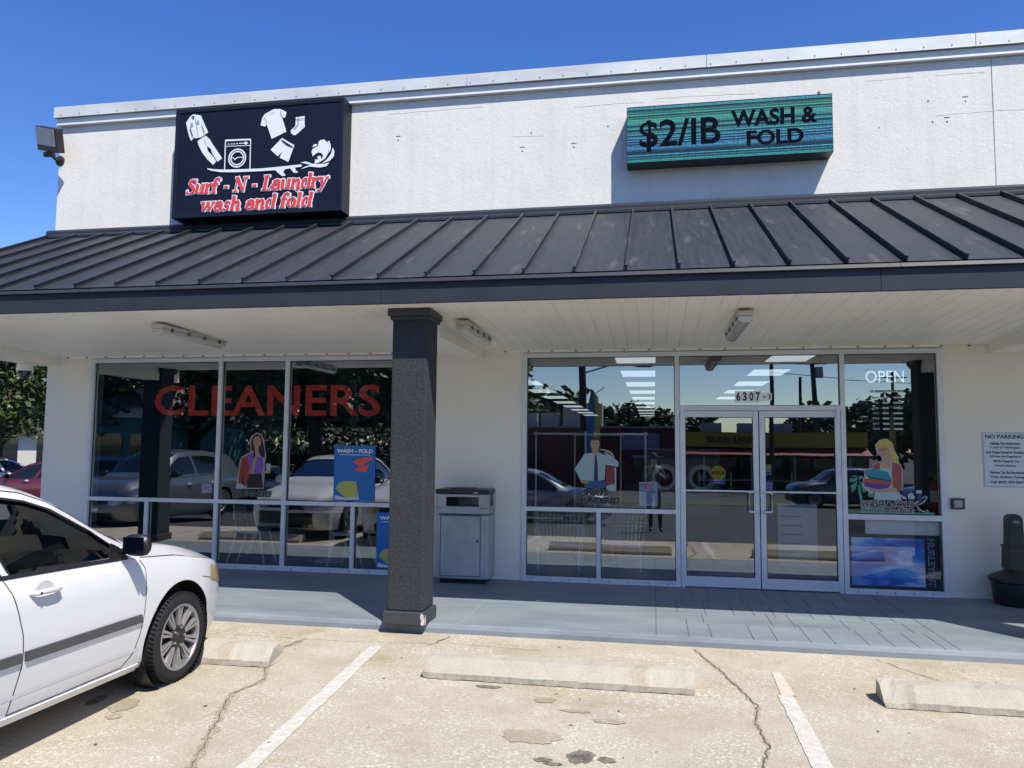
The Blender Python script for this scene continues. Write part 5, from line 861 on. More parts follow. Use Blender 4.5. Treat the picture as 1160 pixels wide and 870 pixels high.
# ================================================================ INSIDE THE STORE
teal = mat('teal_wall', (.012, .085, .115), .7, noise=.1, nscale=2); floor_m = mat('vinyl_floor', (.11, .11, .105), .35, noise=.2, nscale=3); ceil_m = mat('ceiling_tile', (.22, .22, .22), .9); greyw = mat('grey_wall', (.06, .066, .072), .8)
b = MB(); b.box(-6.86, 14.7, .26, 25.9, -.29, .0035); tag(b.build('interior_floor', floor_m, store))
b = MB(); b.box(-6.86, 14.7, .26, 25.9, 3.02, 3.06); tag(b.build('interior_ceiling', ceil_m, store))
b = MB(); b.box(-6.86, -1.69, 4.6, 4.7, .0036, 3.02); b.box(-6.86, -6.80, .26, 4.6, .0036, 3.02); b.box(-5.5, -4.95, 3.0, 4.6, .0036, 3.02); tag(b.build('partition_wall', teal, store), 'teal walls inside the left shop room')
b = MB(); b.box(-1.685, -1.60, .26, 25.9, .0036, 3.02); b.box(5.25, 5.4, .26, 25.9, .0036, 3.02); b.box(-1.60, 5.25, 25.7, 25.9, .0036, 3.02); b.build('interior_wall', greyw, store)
b = MB(); b.box(-6.86, 14.7, .255, .262, 2.96, 3.02)
panel_m = mat('light_panel', (.8, .8, .8), .5, emit=(.82, .95, 1.0), es=.36)
pn = None
def ceil_light(x, y, lab, w_=.6, l=1.2):
    t = thing('ceiling_panel', lab, 'ceiling light', (x, y, 3.018), 0, 'fluorescent panels in the store ceiling'); b = MB(); b.box(-w_ / 2, w_ / 2, -l / 2, l / 2, -.012, -.003); b.build('diffuser', panel_m, t)
    b = MB()
    for a, c, d, e in [(-w_ / 2 - .03, -w_ / 2, -l / 2 - .03, l / 2 + .03), (w_ / 2, w_ / 2 + .03, -l / 2 - .03, l / 2 + .03), (-w_ / 2, w_ / 2, -l / 2 - .03, -l / 2), (-w_ / 2, w_ / 2, l / 2, l / 2 + .03)]: b.box(a, c, d, e, -.014, -.0)
    b.build('frame', ceil_m, t); return t
k = 0
for row, (x, ny, st) in enumerate([(1.25, 10, 2.0), (3.5, 5, 2.0), (-1.12, 8, 6.3)]):
    for i in range(ny): ceil_light(x, st + 2.4 * i, 'rectangular fluorescent panel, number %d back from the glass in the %s row of the ceiling' % (i + 1, ['middle', 'right', 'left'][row])); k += 1
chrome = mat('chrome_wire', (.85, .87, .88), .35, .15); rub = mat('rubber', (.02, .02, .02), .7); wheelg = mat('caster_grey', (.35, .40, .44), .5)
def cart(x, y, lab, rz=0):
    t = thing('laundry_cart', lab, 'laundry cart', (x, y, 0), rz, 'chrome laundry carts behind the right window')
    w_, d, zb, zt = .33, .26, .42, .80; b = MB()
    for z, f in ((zb, .88), (zt, 1.), (zt - .12, .97)): b.tube([(-w_ * f, -d * f, z), (w_ * f, -d * f, z), (w_ * f, d * f, z), (-w_ * f, d * f, z), (-w_ * f, -d * f, z)], .008, 6)
    for i in range(13):
        u = -1 + 2 * i / 12
        for s in (-1, 1): b.tube([(w_ * u, s * d, zt), (w_ * .88 * u, s * d * .88, zb)], .0045, 4, False)
    for i in range(9):
        u = -1 + 2 * i / 8
        for s in (-1, 1): b.tube([(s * w_, d * u, zt), (s * w_ * .88, d * u * .88, zb)], .0045, 4, False)
        b.tube([(-w_ * .88, d * .88 * u, zb), (w_ * .88, d * .88 * u, zb)], .003, 4, False)
    b.build('basket', chrome, t, smooth=40)
    for sx in (-1, 1):
        b = MB(); b.tube([(sx * .26, -.2, .10), (sx * .27, -.2, zb), (sx * .27, .2, zb), (sx * .26, .2, .10)], .014, 8); b.build('leg', chrome, t, smooth=40)
        for sy in (-1, 1):
            b = MB(); b.lathe([(0, -.015), (.045, -.013), (.05, 0), (.045, .013), (0, .015)], 16, Matrix.Translation((sx * .26, sy * .2, .055)) @ Matrix.Rotation(pi / 2, 4, 'Y')); b.build('caster', wheelg, t, smooth=40)
    b = MB()
    for sx in (-1, 1): b.tube([(sx * w_, 0, zt), (sx * w_, 0, 1.88)], .012, 8)
    b.tube([(-w_ - .03, 0, 1.85), (w_ + .03, 0, 1.85)], .013, 8); b.build('hanging_rail', chrome, t, smooth=40)
    return t
c1 = cart(.30, .50, 'chrome laundry cart nearest the left jamb behind the right window'); c2 = copy_tree(c1); c2.location = (1.08, .55, 0); c2['label'] = 'chrome laundry cart behind the man sticker'; c3 = copy_tree(c1); c3.location = (.74, 1.25, 0); c3.rotation_euler.z = .3; c3['label'] = 'chrome laundry cart standing behind the two front carts'
wst = mat('washer_steel', (.16, .17, .18), .4, .3); wdk = mat('washer_glass', (.01, .012, .015), .08, coat=1); wpn = mat('washer_panel', (.05, .06, .08), .4)
def washer(x, y, lab):
    t = thing('washing_machine', lab, 'washing machine', (x, y, 0), 0, 'front loading washing machines inside the store')
    b = MB(); b.box(-.43, .43, 0, .9, .0045, 1.62); bo = b.build('cabinet', wst, t, bevel=.015); b = MB(); b.box(-.40, .40, -.012, -.001, 1.38, 1.58); b.build('control_panel', wpn, t); M = Matrix.Translation((0, -.0, .92)) @ Matrix.Rotation(pi / 2, 4, 'X')
    b = MB(); b.lathe([(.20, .03), (.22, .07), (.29, .07), (.335, .02), (.335, .001)], 40, M); dr_ = b.build('door', chrome, t, smooth=40); b = MB(); b.lathe([(.0, .085), (.12, .075), (.20, .05), (.205, .02)], 32, M); b.build('door_glass', wdk, dr_, smooth='all')
    b = MB(); b.tube([(.27, -.075, .85), (.27, -.12, .88), (.27, -.12, .96), (.27, -.075, .99)], .012, 8); b.build('handle', chrome, dr_); return t
w1 = washer(2.32, 4.0, 'washing machine seen through the left half of the left door'); w1.scale = (.72, .72, .72); w1.location.z = .49
t = thing('machine_plinth', 'low plinth carrying the two washing machines', 'plinth', (2.0, 4.0, .0036)); b = MB(); b.box(-.75, .75, .0, .75, 0, .485); b.build('block', greyw, t)

for i, (x, lab) in enumerate([(1.69, 'washing machine behind the cart rules notice')]): c = copy_tree(w1); c.location = (x, 4.0, .49); c['label'] = lab
# table and chairs in the left room
whm = mat('white_tube', (.88, .88, .87), .4); whp = mat('white_seat', (.8, .82, .82), .45)
def chair(x, y, rz, lab):
    t = thing('cafe_chair', lab, 'chair', (x, y, .004), rz, 'white tube chairs in the left window')
    for sy in (-1, 1):
        b = MB(); b.tube([(-.30, sy * .19, 0), (-.16, sy * .18, .45), (-.22, sy * .18, .83)], .014, 8); b.build('leg', whm, t, smooth=40)
        b = MB(); b.tube([(.26, sy * .20, 0), (.17, sy * .18, .44), (-.16, sy * .18, .455)], .014, 8); b.build('leg', whm, t, smooth=40)
    b = MB(); b.box(-.19, .20, -.19, .19, .455, .475); b.build('seat', whp, t, bevel=.008); b = MB(); b.box(-.225, -.205, -.18, .18, .62, .84); b.build('backrest', whp, t, bevel=.006); return t
ch = chair(-4.05, .45, .1, 'white tube chair behind the small CLEANERS lettering'); c = copy_tree(ch); c.location = (-2.60, .50, .004); c.rotation_euler.z = pi - .15; c['label'] = 'white tube chair below the blue poster'
c = copy_tree(ch); c.location = (-4.35, 1.5, .004); c.rotation_euler.z = .4; c['label'] = 'white tube chair farther back in the left room'
t = thing('cafe_table', 'small round table on a steel pedestal between the chairs', 'table', (-3.1, .95, .004)); b = MB(); b.lathe([(0, .74), (.38, .74), (.38, .715), (0, .715)], 32); b.build('table_top', whp, t); b = MB(); b.tube([(0, 0, .02), (0, 0, .715)], .03, 12); b.lathe([(0, .0), (.22, .0), (.22, .015), (.04, .03)], 24); b.build('pedestal', whm, t, smooth=40)
t = thing('picture_frame', 'thin gilt picture frame on the teal wall', 'picture frame', (-5.22, 2.99, 1.45)); b = MB()
for a, c, d, e in [(-.24, -.22, -.16, .30), (.22, .24, -.16, .30), (-.22, .22, -.16, -.14), (-.22, .22, .28, .30)]: b.box(a, c, -.02, -.002, d, e)
b.build('frame', mat('gilt', (.25, .2, .12), .4, .5), t); b = MB(); b.box(-.22, .22, -.012, -.003, -.14, .28); b.build('print', mat('dark_print', (.03, .04, .05), .5), t)
t = thing('fire_extinguisher', 'red fire extinguisher on the inside wall of the right window', 'fire extinguisher', (4.86, .42, .93)); rdm = mat('extinguisher_red', (.45, .015, .012), .3)
b = MB(); b.lathe([(.001, 0), (.058, .004), (.062, .03), (.062, .33), (.045, .37), (.02, .39), (.001, .39)], 24); b.build('cylinder', rdm, t, smooth=50); b = MB(); b.box(-.02, .02, -.02, .02, .39, .43); b.box(-.08, .03, -.012, .012, .43, .445); b.box(-.07, .02, -.012, .012, .46, .472); b.build('valve', steel, t); b = MB(); b.tube([(-.02, 0, .41), (-.09, 0, .38), (-.11, 0, .25), (-.10, 0, .12)], .011, 8); b.build('hose', rub, t); b = MB(); b.lathe([(.0625, .12), (.0628, .12), (.0628, .26), (.0625, .26)], 24); b.build('label', pwh, t)
for x, lab in [(4.86, 'small shelf carrying the red fire extinguisher')]: t = thing('wall_shelf', lab, 'shelf', (x, .42, .90)); b = MB(); b.box(-.12, .38, -.12, .25, 0, .028); b.build('board', greyw, t); b = MB(); b.box(.33, .38, -.02, .0, -.9 + .004, 0); b.box(-.10, -.07, -.02, 0, -.9 + .004, 0); b.build('post', greyw, t)

# ================================================================ CARS
def interp(T, y):
    if y <= T[0][0]: return T[0][1]
    for i in range(len(T) - 1):
        (a, b_), (c, d) = T[i], T[i + 1]
        if y <= c:
            # monotone cubic
            def sl(j):
                if j <= 0 or j >= len(T) - 1: return 0 if False else (T[min(j + 1, len(T) - 1)][1] - T[max(j - 1, 0)][1]) / (T[min(j + 1, len(T) - 1)][0] - T[max(j - 1, 0)][0])
                l = (T[j][1] - T[j - 1][1]) / (T[j][0] - T[j - 1][0]); r_ = (T[j + 1][1] - T[j][1]) / (T[j + 1][0] - T[j][0])
                return 0 if l * r_ <= 0 else 2 * l * r_ / (l + r_)
            m0, m1 = sl(i), sl(i + 1); h = c - a; t = (y - a) / h
            return (2 * t ** 3 - 3 * t ** 2 + 1) * b_ + (t ** 3 - 2 * t ** 2 + t) * h * m0 + (-2 * t ** 3 + 3 * t ** 2) * d + (t ** 3 - t ** 2) * h * m1
    return T[-1][1]
SEDAN = dict(
 top=[(-2.36, .70), (-2.33, .90), (-2.25, 1.02), (-2.05, 1.08), (-1.85, 1.105), (-1.72, 1.13), (-1.15, 1.43), (-.85, 1.485), (-.45, 1.508), (0., 1.49), (.25, 1.43), (.98, 1.05), (1.08, 1.01), (1.45, .965), (1.85, .87), (2.05, .81), (2.15, .74), (2.21, .62), (2.25, .50)],
 belt=[(-2.36, .66), (-2.33, .82), (-2.2, .96), (-1.8, 1.00), (-1., .985), (0., .96), (.7, .945), (1.1, .915), (1.5, .865), (1.85, .79), (2.05, .745), (2.15, .69), (2.21, .58), (2.25, .48)],
 w=[(-2.37, .40), (-2.35, .58), (-2.28, .70), (-2.1, .795), (-1.8, .835), (-1.25, .852), (0, .853), (1.35, .853), (1.65, .835), (1.85, .79), (2.0, .735), (2.1, .665), (2.18, .56), (2.235, .40), (2.25, .25)],
 bot=[(-2.36, .40), (-2.2, .26), (-1.8, .19), (0, .17), (1.7, .18), (1.95, .19), (2.1, .22), (2.20, .30), (2.25, .40)], roofw=.565, axF=1.34, axR=-1.26, wr=.315, nose=2.245, tail=-2.365)
def ringpts(P, Y, inset=0.):
    zt, zb, wd, bt = interp(P['top'], Y), interp(P['belt'], Y), interp(P['w'], Y), interp(P['bot'], Y)
    g = max(0., min(1., (zt - zb - .06) / .42)); w3 = wd - .045 - .02 * g
    hgt = zb - bt
    low = [(0, bt), (wd - .16, bt), (wd - .075, bt + .02), (wd - .045, bt + .07), (wd - .03, bt + .16 * min(1, hgt / .7)), (wd - .012, bt + hgt * .36), (wd, bt + hgt * .52), (wd - .002, bt + hgt * .64), (wd - .010, bt + hgt * .78), (wd - .024, bt + hgt * .90), (w3, zb)]
    w4 = (w3 * .80) * (1 - g) + P['roofw'] * g; z4 = zb + (zt - zb) * (.72 * (1 - g) + .84 * g)
    bow = .018 * g
    up = []
    for t in (.08, .3, .5, .7, .88): up.append((w3 + (w4 - w3) * t + bow * sin(pi * t) - (.012 * g if t < .1 else 0), zb + (z4 - zb) * t))
    up += [(w4, z4), (w4 * .955, z4 + (zt - z4) * .42), (w4 * .86, z4 + (zt - z4) * .70), (w4 * .62, z4 + (zt - z4) * .90), (w4 * .32, z4 + (zt - z4) * .975), (0, zt)]
    return low + up
NLOW = 11
def stations(P):
    a, c = P['tail'], P['nose']; S = []
    n = 86
    for i in range(n + 1):
        u = i / n; u = .5 - .5 * cos(pi * u) * (1 if True else 0); u = .55 * u + .45 * (i / n); S.append(a + (c - a) * u)
    return S
def side_x(P, Y, z):
    R = ringpts(P, Y)
    for (x0, z0), (x1, z1) in zip(R[1:], R[2:]):
        if z0 <= z <= z1 and z1 > z0: return x0 + (x1 - x0) * (z - z0) / (z1 - z0)
    return R[3][0] if z < R[3][1] else R[-2][0]
def front_y(P, x, z):
    a, c = .9, P['nose']
    for _ in range(30):
        m_ = (a + c) / 2
        ok = interp(P['bot'], m_) <= z <= interp(P['top'], m_) and side_x(P, m_, z) >= abs(x)
        if ok: a = m_
        else: c = m_
    return a
def loft(P, name, mt, inset=0., y0=None, y1=None, zmin=None):
    bm = bmesh.new(); rings = []
    for Y in stations(P):
        if (y0 is not None and Y < y0) or (y1 is not None and Y > y1): continue
        R = ringpts(P, Y)
        if inset:
            zt = R[-1][1]; R = [(max(0, x - inset) if x > 0 else 0, (z - inset * .9 if k >= NLOW - 2 else z)) for k, (x, z) in enumerate(R)]
            R = [(x, max(z, zmin)) for x, z in R]
            # keep strictly increasing outline
        full = R + [(-x, z) for x, z in reversed(R[1:-1])]
        rings.append([bm.verts.new((x, Y, z)) for x, z in full])
    n = len(rings[0])
    for a, c in zip(rings, rings[1:]):
        for k in range(n): bm.faces.new((a[k], c[k], c[(k + 1) % n], a[(k + 1) % n]))
    bm.faces.new(rings[0]); bm.faces.new(rings[-1][::-1])
    bmesh.ops.recalc_face_normals(bm, faces=bm.faces)
    me = bpy.data.meshes.new(name); bm.to_mesh(me); bm.free(); me.materials.append(mt)
    o = bpy.data.objects.new(name, me); COL.objects.link(o); return o
def cutter(b): return b.build('cutter', mat('tmp'), fix=True)
def boolean(o, cuts):
    for c in cuts:
        md = o.modifiers.new('b', 'BOOLEAN'); md.operation = 'DIFFERENCE'; md.solver = 'EXACT'; md.object = c
    bpy.context.view_layer.update()
    me = bpy.data.meshes.new_from_object(o.evaluated_get(bpy.context.evaluated_depsgraph_get())); o.modifiers.clear(); old = o.data; o.data = me
    for c in cuts: bpy.data.objects.remove(c)
    return o
XYZ = Matrix(((0, 0, 1, 0), (1, 0, 0, 0), (0, 1, 0, 0), (0, 0, 0, 1)))     # (y,z) outline extruded along x
def patch(P, name, poly, mt, parent, off, side=1, nu=14, nv=6, th=None):
    """strip on the body side: poly = 4 corners (Y,z) bottom-left, bottom-right, top-right, top-left"""
    b = MB(); A, B_, C2, D_ = poly
    def pt(u, v, o_):
        Y = (A[0] * (1 - u) + B_[0] * u) * (1 - v) + (D_[0] * (1 - u) + C2[0] * u) * v; z = (A[1] * (1 - u) + B_[1] * u) * (1 - v) + (D_[1] * (1 - u) + C2[1] * u) * v
        x = side_x(P, Y, z); dxy = (side_x(P, Y + .02, z) - side_x(P, Y - .02, z)) / .04; dxz = (side_x(P, Y, z + .02) - side_x(P, Y, z - .02)) / .04
        nrm = Vector((1, -dxy, -dxz)).normalized(); q = Vector((x, Y, z)) + nrm * o_
        return (q.x * side, q.y, q.z)
    for i in range(nu):
        for j in range(nv):
            b.quad(pt(i / nu, j / nv, off), pt((i + 1) / nu, j / nv, off), pt((i + 1) / nu, (j + 1) / nv, off), pt(i / nu, (j + 1) / nv, off))
    if th:
        for i in range(nu):
            for v in (0, 1): b.quad(pt(i / nu, v, off), pt((i + 1) / nu, v, off), pt((i + 1) / nu, v, off - th), pt(i / nu, v, off - th))
        for j in range(nv):
            for u in (0, 1): b.quad(pt(u, j / nv, off), pt(u, (j + 1) / nv, off), pt(u, (j + 1) / nv, off - th), pt(u, j / nv, off - th))
    return b.build(name, mt, parent, smooth='all' if not th else 30)
def ribbon(P, name, path, wd, mt, parent, off=.0012, side=1):
    """thin line following the body side along (Y,z) points"""
    b = MB(); pts = []
    for (a, c) in zip(path, path[1:]):
        n = max(2, int(math.dist(a, c) / .04))
        for i in range(n): t = i / n; pts.append((a[0] + (c[0] - a[0]) * t, a[1] + (c[1] - a[1]) * t))
    pts.append(path[-1]); prev = None
    for i, p in enumerate(pts):
        a = pts[max(0, i - 1)]; c = pts[min(len(pts) - 1, i + 1)]; d = Vector((c[0] - a[0], c[1] - a[1])).normalized(); nn = Vector((-d.y, d.x)) * wd / 2
        e = [(side * (side_x(P, q[0], q[1]) + off), q[0], q[1]) for q in ((p[0] + nn.x, p[1] + nn.y), (p[0] - nn.x, p[1] - nn.y))]
        if prev: b.quad(prev[0], prev[1], e[1], e[0])
        prev = e
    return b.build(name, mt, parent)
def fpatch(P, name, x0, x1, z0, z1, mt, parent, off=.006, n=10, nz=4, zf=None):
    b = MB()
    def pt(u, v): x = x0 + (x1 - x0) * u; zz0, zz1 = (zf(x) if zf else (z0, z1)); z = zz0 + (zz1 - zz0) * v; return (x, front_y(P, x, z) + off, z)
    for i in range(n):
        for j in range(nz): b.quad(pt(i / n, j / nz), pt((i + 1) / n, j / nz), pt((i + 1) / n, (j + 1) / nz), pt(i / n, (j + 1) / nz))
    return b.build(name, mt, parent, smooth='all')
tyre_m = mat('tyre_rubber', (.011, .011, .012), .8, bump=.3, bscale=70); rim_s = mat('wheel_silver', (.40, .40, .41), .33, .7); rim_d = mat('wheel_dark', (.03, .028, .027), .5, .3)
trimblk = mat('car_black_trim', (.014, .014, .016), .42); chg = mat('moulding_grey', (.075, .078, .085), .5); seamm = mat('panel_gap', (.03, .03, .032), .9)
cg = glass('car_glass', .045, (.15, .20, .22), rmax=.30); cgd = glass('car_glass_dark', .045, (.09, .14, .16), rmax=.14)
seatm = mat('seat_fabric', (.10, .095, .09), .9); dash = mat('dash_plastic', (.05, .05, .052), .7); hl = mat('headlight_yellowed', (.50, .40, .17), .18, coat=1, noise=.15, nscale=9); hlc = mat('headlight_clear', (.45, .47, .5), .1, .3, coat=1); tail_m = mat('tail_lamp', (.35, .01, .012), .2, coat=1); mirr = mat('mirror_face', (.05, .06, .07), .12, 1)
def paint(nm, c): return mat('paint_' + nm, c, .32, coat=.8, spec=.5, noise=0)
def add_wheel(parent, x, y, r, side, detail, style=0):
    M = Matrix.Translation((x, y, r)) @ Matrix.Rotation(pi / 2 * side, 4, 'Y')
    w = .195; tr = r; b = MB(); n = 56
    prof = [(r * .66, -w * .5), (r * .70, -w * .5), (r * .86, -w * .53), (r * .95, -w * .47), (r * .985, -w * .38), (r * .995, -w * .30), (r * .995, w * .30), (r * .985, w * .38), (r * .95, w * .47), (r * .86, w * .53), (r * .74, w * .52), (r * .66, w * .46)]
    b.lathe(prof, n, M)
    t = b.build('tyre', tyre_m, parent, smooth=60)
    if detail:
        g_ = MB()
        for z in (-.30, -.1, .1, .30): g_.lathe([(r * .997, z * w - .003), (r * .999, z * w - .002), (r * .999, z * w + .002), (r * .997, z * w + .003)], n, M)
        for k in range(64):
            a = 2 * pi * k / 64
            for s in (-1, 1):
                MM = M @ Matrix.Rotation(a, 4, 'Z') @ Matrix.Translation((r * .985, 0, s * w * .40)); g_.box(-.004, .006, -.0025, .0025, -.022, .022, MM)
        g_.build('tread_groove', mat('tread_dark', (.006, .006, .006), .9), t)
    b = MB(); b.lathe([(r * .735, w * .515), (r * .70, w * .53), (r * .675, w * .50), (r * .665, w * .40), (r * .665, -w * .4)], n, M); rim = b.build('rim', rim_s, t, smooth=50)
    b = MB(); b.lathe([(.001, w * .22), (r * .665, w * .22)], 32, M); b.build('rim_back', rim_d, rim)
    b = MB(); ns = 10 if style == 0 else 5
    for k in range(ns):
        a = 2 * pi * k / ns
        for dd in (-1, 1):
            MM = M @ Matrix.Rotation(a + dd * .085 * (1 if style == 0 else 1.3), 4, 'Z')
            r0, r1 = r * .22, r * .68; h0, h1 = (.008, .018)
            P8 = [Vector(q) for q in [(r0, -h0, w * .30), (r1, -h1, w * .34), (r1, h1, w * .34), (r0, h0, w * .30), (r0, -h0 * .7, w * .43), (r1, -h1 * .6, w * .49), (r1, h1 * .6, w * .49), (r0, h0 * .7, w * .43)]]
            base = len(b.v); b.v += [tuple(MM @ q) for q in P8]
            for f in [(0, 3, 2, 1), (4, 5, 6, 7), (0, 1, 5, 4), (1, 2, 6, 5), (2, 3, 7, 6), (3, 0, 4, 7)]: b.f.append(tuple(base + i for i in f)); b.mi.append(0)
    b.build('spokes', rim_s, rim)
    b = MB(); b.lathe([(.001, w * .50), (r * .10, w * .50), (r * .12, w * .46), (r * .27, w * .43), (r * .28, w * .25)], 28, M); hub = b.build('hub_cap', rim_d, rim, smooth=40)
    b = MB()
    for k in range(5): a = 2 * pi * k / 5 + .3; b.lathe([(.001, .012), (.009, .011), (.011, 0)], 8, M @ Matrix.Translation((r * .20 * cos(a), r * .20 * sin(a), w * .44)))
    b.build('lug_nut', rim_s, rim)
    return t
def car(name, lab, P, body_m, loc, rz, detail=1, group=None, glassm=None, headm=None, mirror_m=None, moulding=True, grille=None, style=0, plate=False, handles=None):
    gm = glassm or cg; hm = headm or hlc; t = thing(name, lab, 'car', loc, rz, group)
    zb = lambda Y: interp(P['belt'], Y)
    body = loft(P, 'body', body_m)
    cuts = []
    aF, aR, wr = P['axF'], P['axR'], P['wr']
    for a in (aF, aR):
        for s in (-1, 1):
            b = MB(); b.lathe([(.0001, -.16), (wr + .068, -.16), (wr + .068, .22), (.0001, .22)], 44, Matrix.Translation((s * .80, a, wr + .016)) @ Matrix.Rotation(pi / 2, 4, 'Y')); cuts.append(cutter(b))
    fw_ = P.get('fwin') or [(-.10, .018), (.86, .012), (.30, .375), (.02, .415), (-.06, .415)]
    # side window outlines relative to the belt line, (Y, z)
    WF = P.get('WF') or [(-.13, zb(-.13) + .02), (.74, zb(.74) + .022), (.80, zb(.8) + .045), (.62, 1.14), (.34, 1.295), (.14, 1.36), (-.10, 1.402), (-.33, 1.415)]
    WR = P.get('WR') or [(-1.15, zb(-1.15) + .03), (-.26, zb(-.26) + .022), (-.43, 1.415), (-.55, 1.415), (-.80, 1.392), (-1.02, 1.33), (-1.20, 1.20), (-1.24, 1.08)]
    if detail:
        cab = loft(P, 'cab', mat('tmp'), .045, -1.75, .95, .42); cuts.append(cab)
        for poly in (WF, WR): b = MB(); b.prism(poly, 2.4, Matrix.Translation((-1.2, 0, 0)) @ XYZ); cuts.append(cutter(b))
        tf = [(-.66, .90), (.66, .90), (.53, .30), (.30, .26), (-.30, .26), (-.53, .30)]; b = MB(); b.prism(tf, .6, Matrix.Translation((0, 0, 1.0))); cuts.append(cutter(b))
        tr_ = [(-.62, -1.60), (.62, -1.60), (.51, -1.16), (-.51, -1.16)]; b = MB(); b.prism(tr_, .5, Matrix.Translation((0, 0, 1.12))); cuts.append(cutter(b))
    boolean(body, cuts); body.parent = t
    if detail:
        body.data.materials.append(trimblk); body.data.materials[0] = body_m
        for p in body.data.polygons:
            c = p.center
            p.material_index = 0
            if P['tail'] + .02 < c.y < P['nose'] - .03:
                R = ringpts(P, c.y); q = Vector((abs(c.x), c.z)); dm = 9
                for (x0, z0), (x1, z1) in zip(R, R[1:]):
                    a_ = Vector((x0, z0)); d_ = Vector((x1 - x0, z1 - z0)); u = max(0, min(1, (q - a_).dot(d_) / max(1e-9, d_.length_squared))); dm = min(dm, (q - a_ - d_ * u).length)
                if dm > .012: p.material_index = 1
    for p in body.data.polygons: p.use_smooth = True
    body.data.set_sharp_from_angle(angle=radians(28))
    # glazing lies just inside the openings
    def glz(nm, pred, mt, off, y0, y1):
        b = MB(); S = [y for y in stations(P) if y0 <= y <= y1]
        fine = []
        for a, c in zip(S, S[1:]): fine += [a, (a + c) / 2]
        fine.append(S[-1])
        for s in (-1, 1):
            for a, c in zip(fine, fine[1:]):
                Ra, Rc = ringpts(P, a), ringpts(P, c)
                for k in range(NLOW - 1, len(Ra) - 1):
                    pa, pb = Ra[k], Ra[k + 1]; pc, pd = Rc[k], Rc[k + 1]
                    my, mz, mx = (a + c) / 2, (pa[1] + pb[1] + pc[1] + pd[1]) / 4, (pa[0] + pb[0] + pc[0] + pd[0]) / 4
                    if pred(mx, my, mz, k):
                        f = 1 - off / .6; dz = off * .8 if k >= NLOW + 4 else 0
                        b.quad(*[(s * max(0, x - off if k < NLOW + 5 else x * f), y, z - dz) for (x, z), y in ((pa, a), (pc, c), (pd, c), (pb, a))])
        return b.build_each(nm, mt, t, smooth='all') if b.f else None
    glz('side_glass', lambda x, y, z, k: k < NLOW + 5, gm, .014, -1.35, .95) if detail else None
    glz('windscreen', lambda x, y, z, k: k >= NLOW + 4, cg, .020, .16, 1.0) if detail else None
    glz('rear_screen', lambda x, y, z, k: k >= NLOW + 4, gm, .020, -1.70, -1.08) if detail else None
    if not detail:
        for s in (-1, 1):
            for poly, nm in ((WF, 'side_glass'), (WR, 'side_glass')):
                
                b = MB(); c_ = .03; ys_ = [q[0] for q in poly]; zs_ = [q[1] for q in poly]
                def inside(y, z):
                    r_ = False; j = len(poly) - 1
                    for i in range(len(poly)):
                        (a1, b1), (a2, b2) = poly[i], poly[j]
                        if (b1 > z) != (b2 > z) and y < (a2 - a1) * (z - b1) / (b2 - b1) + a1: r_ = not r_
                        j = i
                    return r_
                y = min(ys_)
                while y < max(ys_):
                    z = min(zs_)
                    while z < max(zs_):
                        if inside(y + c_ / 2, z + c_ / 2): b.quad(*[(s * (side_x(P, yy, zz) + .005), yy, zz) for yy, zz in ((y, z), (y + c_, z), (y + c_, z + c_), (y, z + c_))])
                        z += c_
                    y += c_
                b.build(nm, mat('window_dark', (.008, .010, .012), .08), t)
        for (ya, yb, nm) in ((.98, .28, 'windscreen'), (-1.68, -1.2, 'rear_screen')):
            b = MB(); n = 10
            for i in range(n):
                Ra, Rb = ringpts(P, ya + (yb - ya) * i / n), ringpts(P, ya + (yb - ya) * (i + 1) / n)
                for s in (-1, 1):
                    for k in range(len(Ra) - 5, len(Ra) - 1): b.quad(*[(s * x, Y, z + .007) for (x, z), Y in ((Ra[k], ya + (yb - ya) * i / n), (Rb[k], ya + (yb - ya) * (i + 1) / n), (Rb[k + 1], ya + (yb - ya) * (i + 1) / n), (Ra[k + 1], ya + (yb - ya) * i / n))])
            b.build(nm, mat('window_dark'), t)
    # trim
    ks = (1, -1)
    for s in ks:
        Wd = WF + [WF[0]]; ribbon(P, 'window_trim', [(-1.22, zb(-1.22) + .018), (-.3, zb(-.3) + .012), (.80, zb(.8) + .012)], .022, trimblk, t, .004, s)
        ribbon(P, 'door_frame_gap', [(.90, 1.03), (.74, 1.12), (.52, 1.25), (.34, 1.345), (.14, 1.41), (-.10, 1.446), (-.45, 1.458), (-.80, 1.438)], .007, seamm, t, .0012, s) if detail else None
        for poly in (WF, WR): 
            top = poly[1:] + [poly[0]]; ribbon(P, 'window_frame', top, .014, trimblk, t, .003, s)
        patch(P, 'pillar_trim', [(-.225, zb(-.2) + .02), (-.185, zb(-.2) + .02), (-.365, 1.40), (-.395, 1.40)], seamm, t, .002, s, 3, 6) if detail else None
        ribbon(P, 'door_gap', [(-.19, zb(-.19)), (-.145, .84), (-.10, .66), (-.09, .50), (-.12, .34), (-.14, .245)], .007, seamm, t, .0012, s)
        ribbon(P, 'door_gap', [(-.14, .245), (.3, .245), (.76, .25), (.86, .32), (.90, .45), (.93, .70), (.94, .86), (.90, zb(.9) - .01)], .007, seamm, t, .0012, s)
        ribbon(P, 'door_gap', [(-.36, .245), (-1.05, .30)], .006, seamm, t, .0012, s)
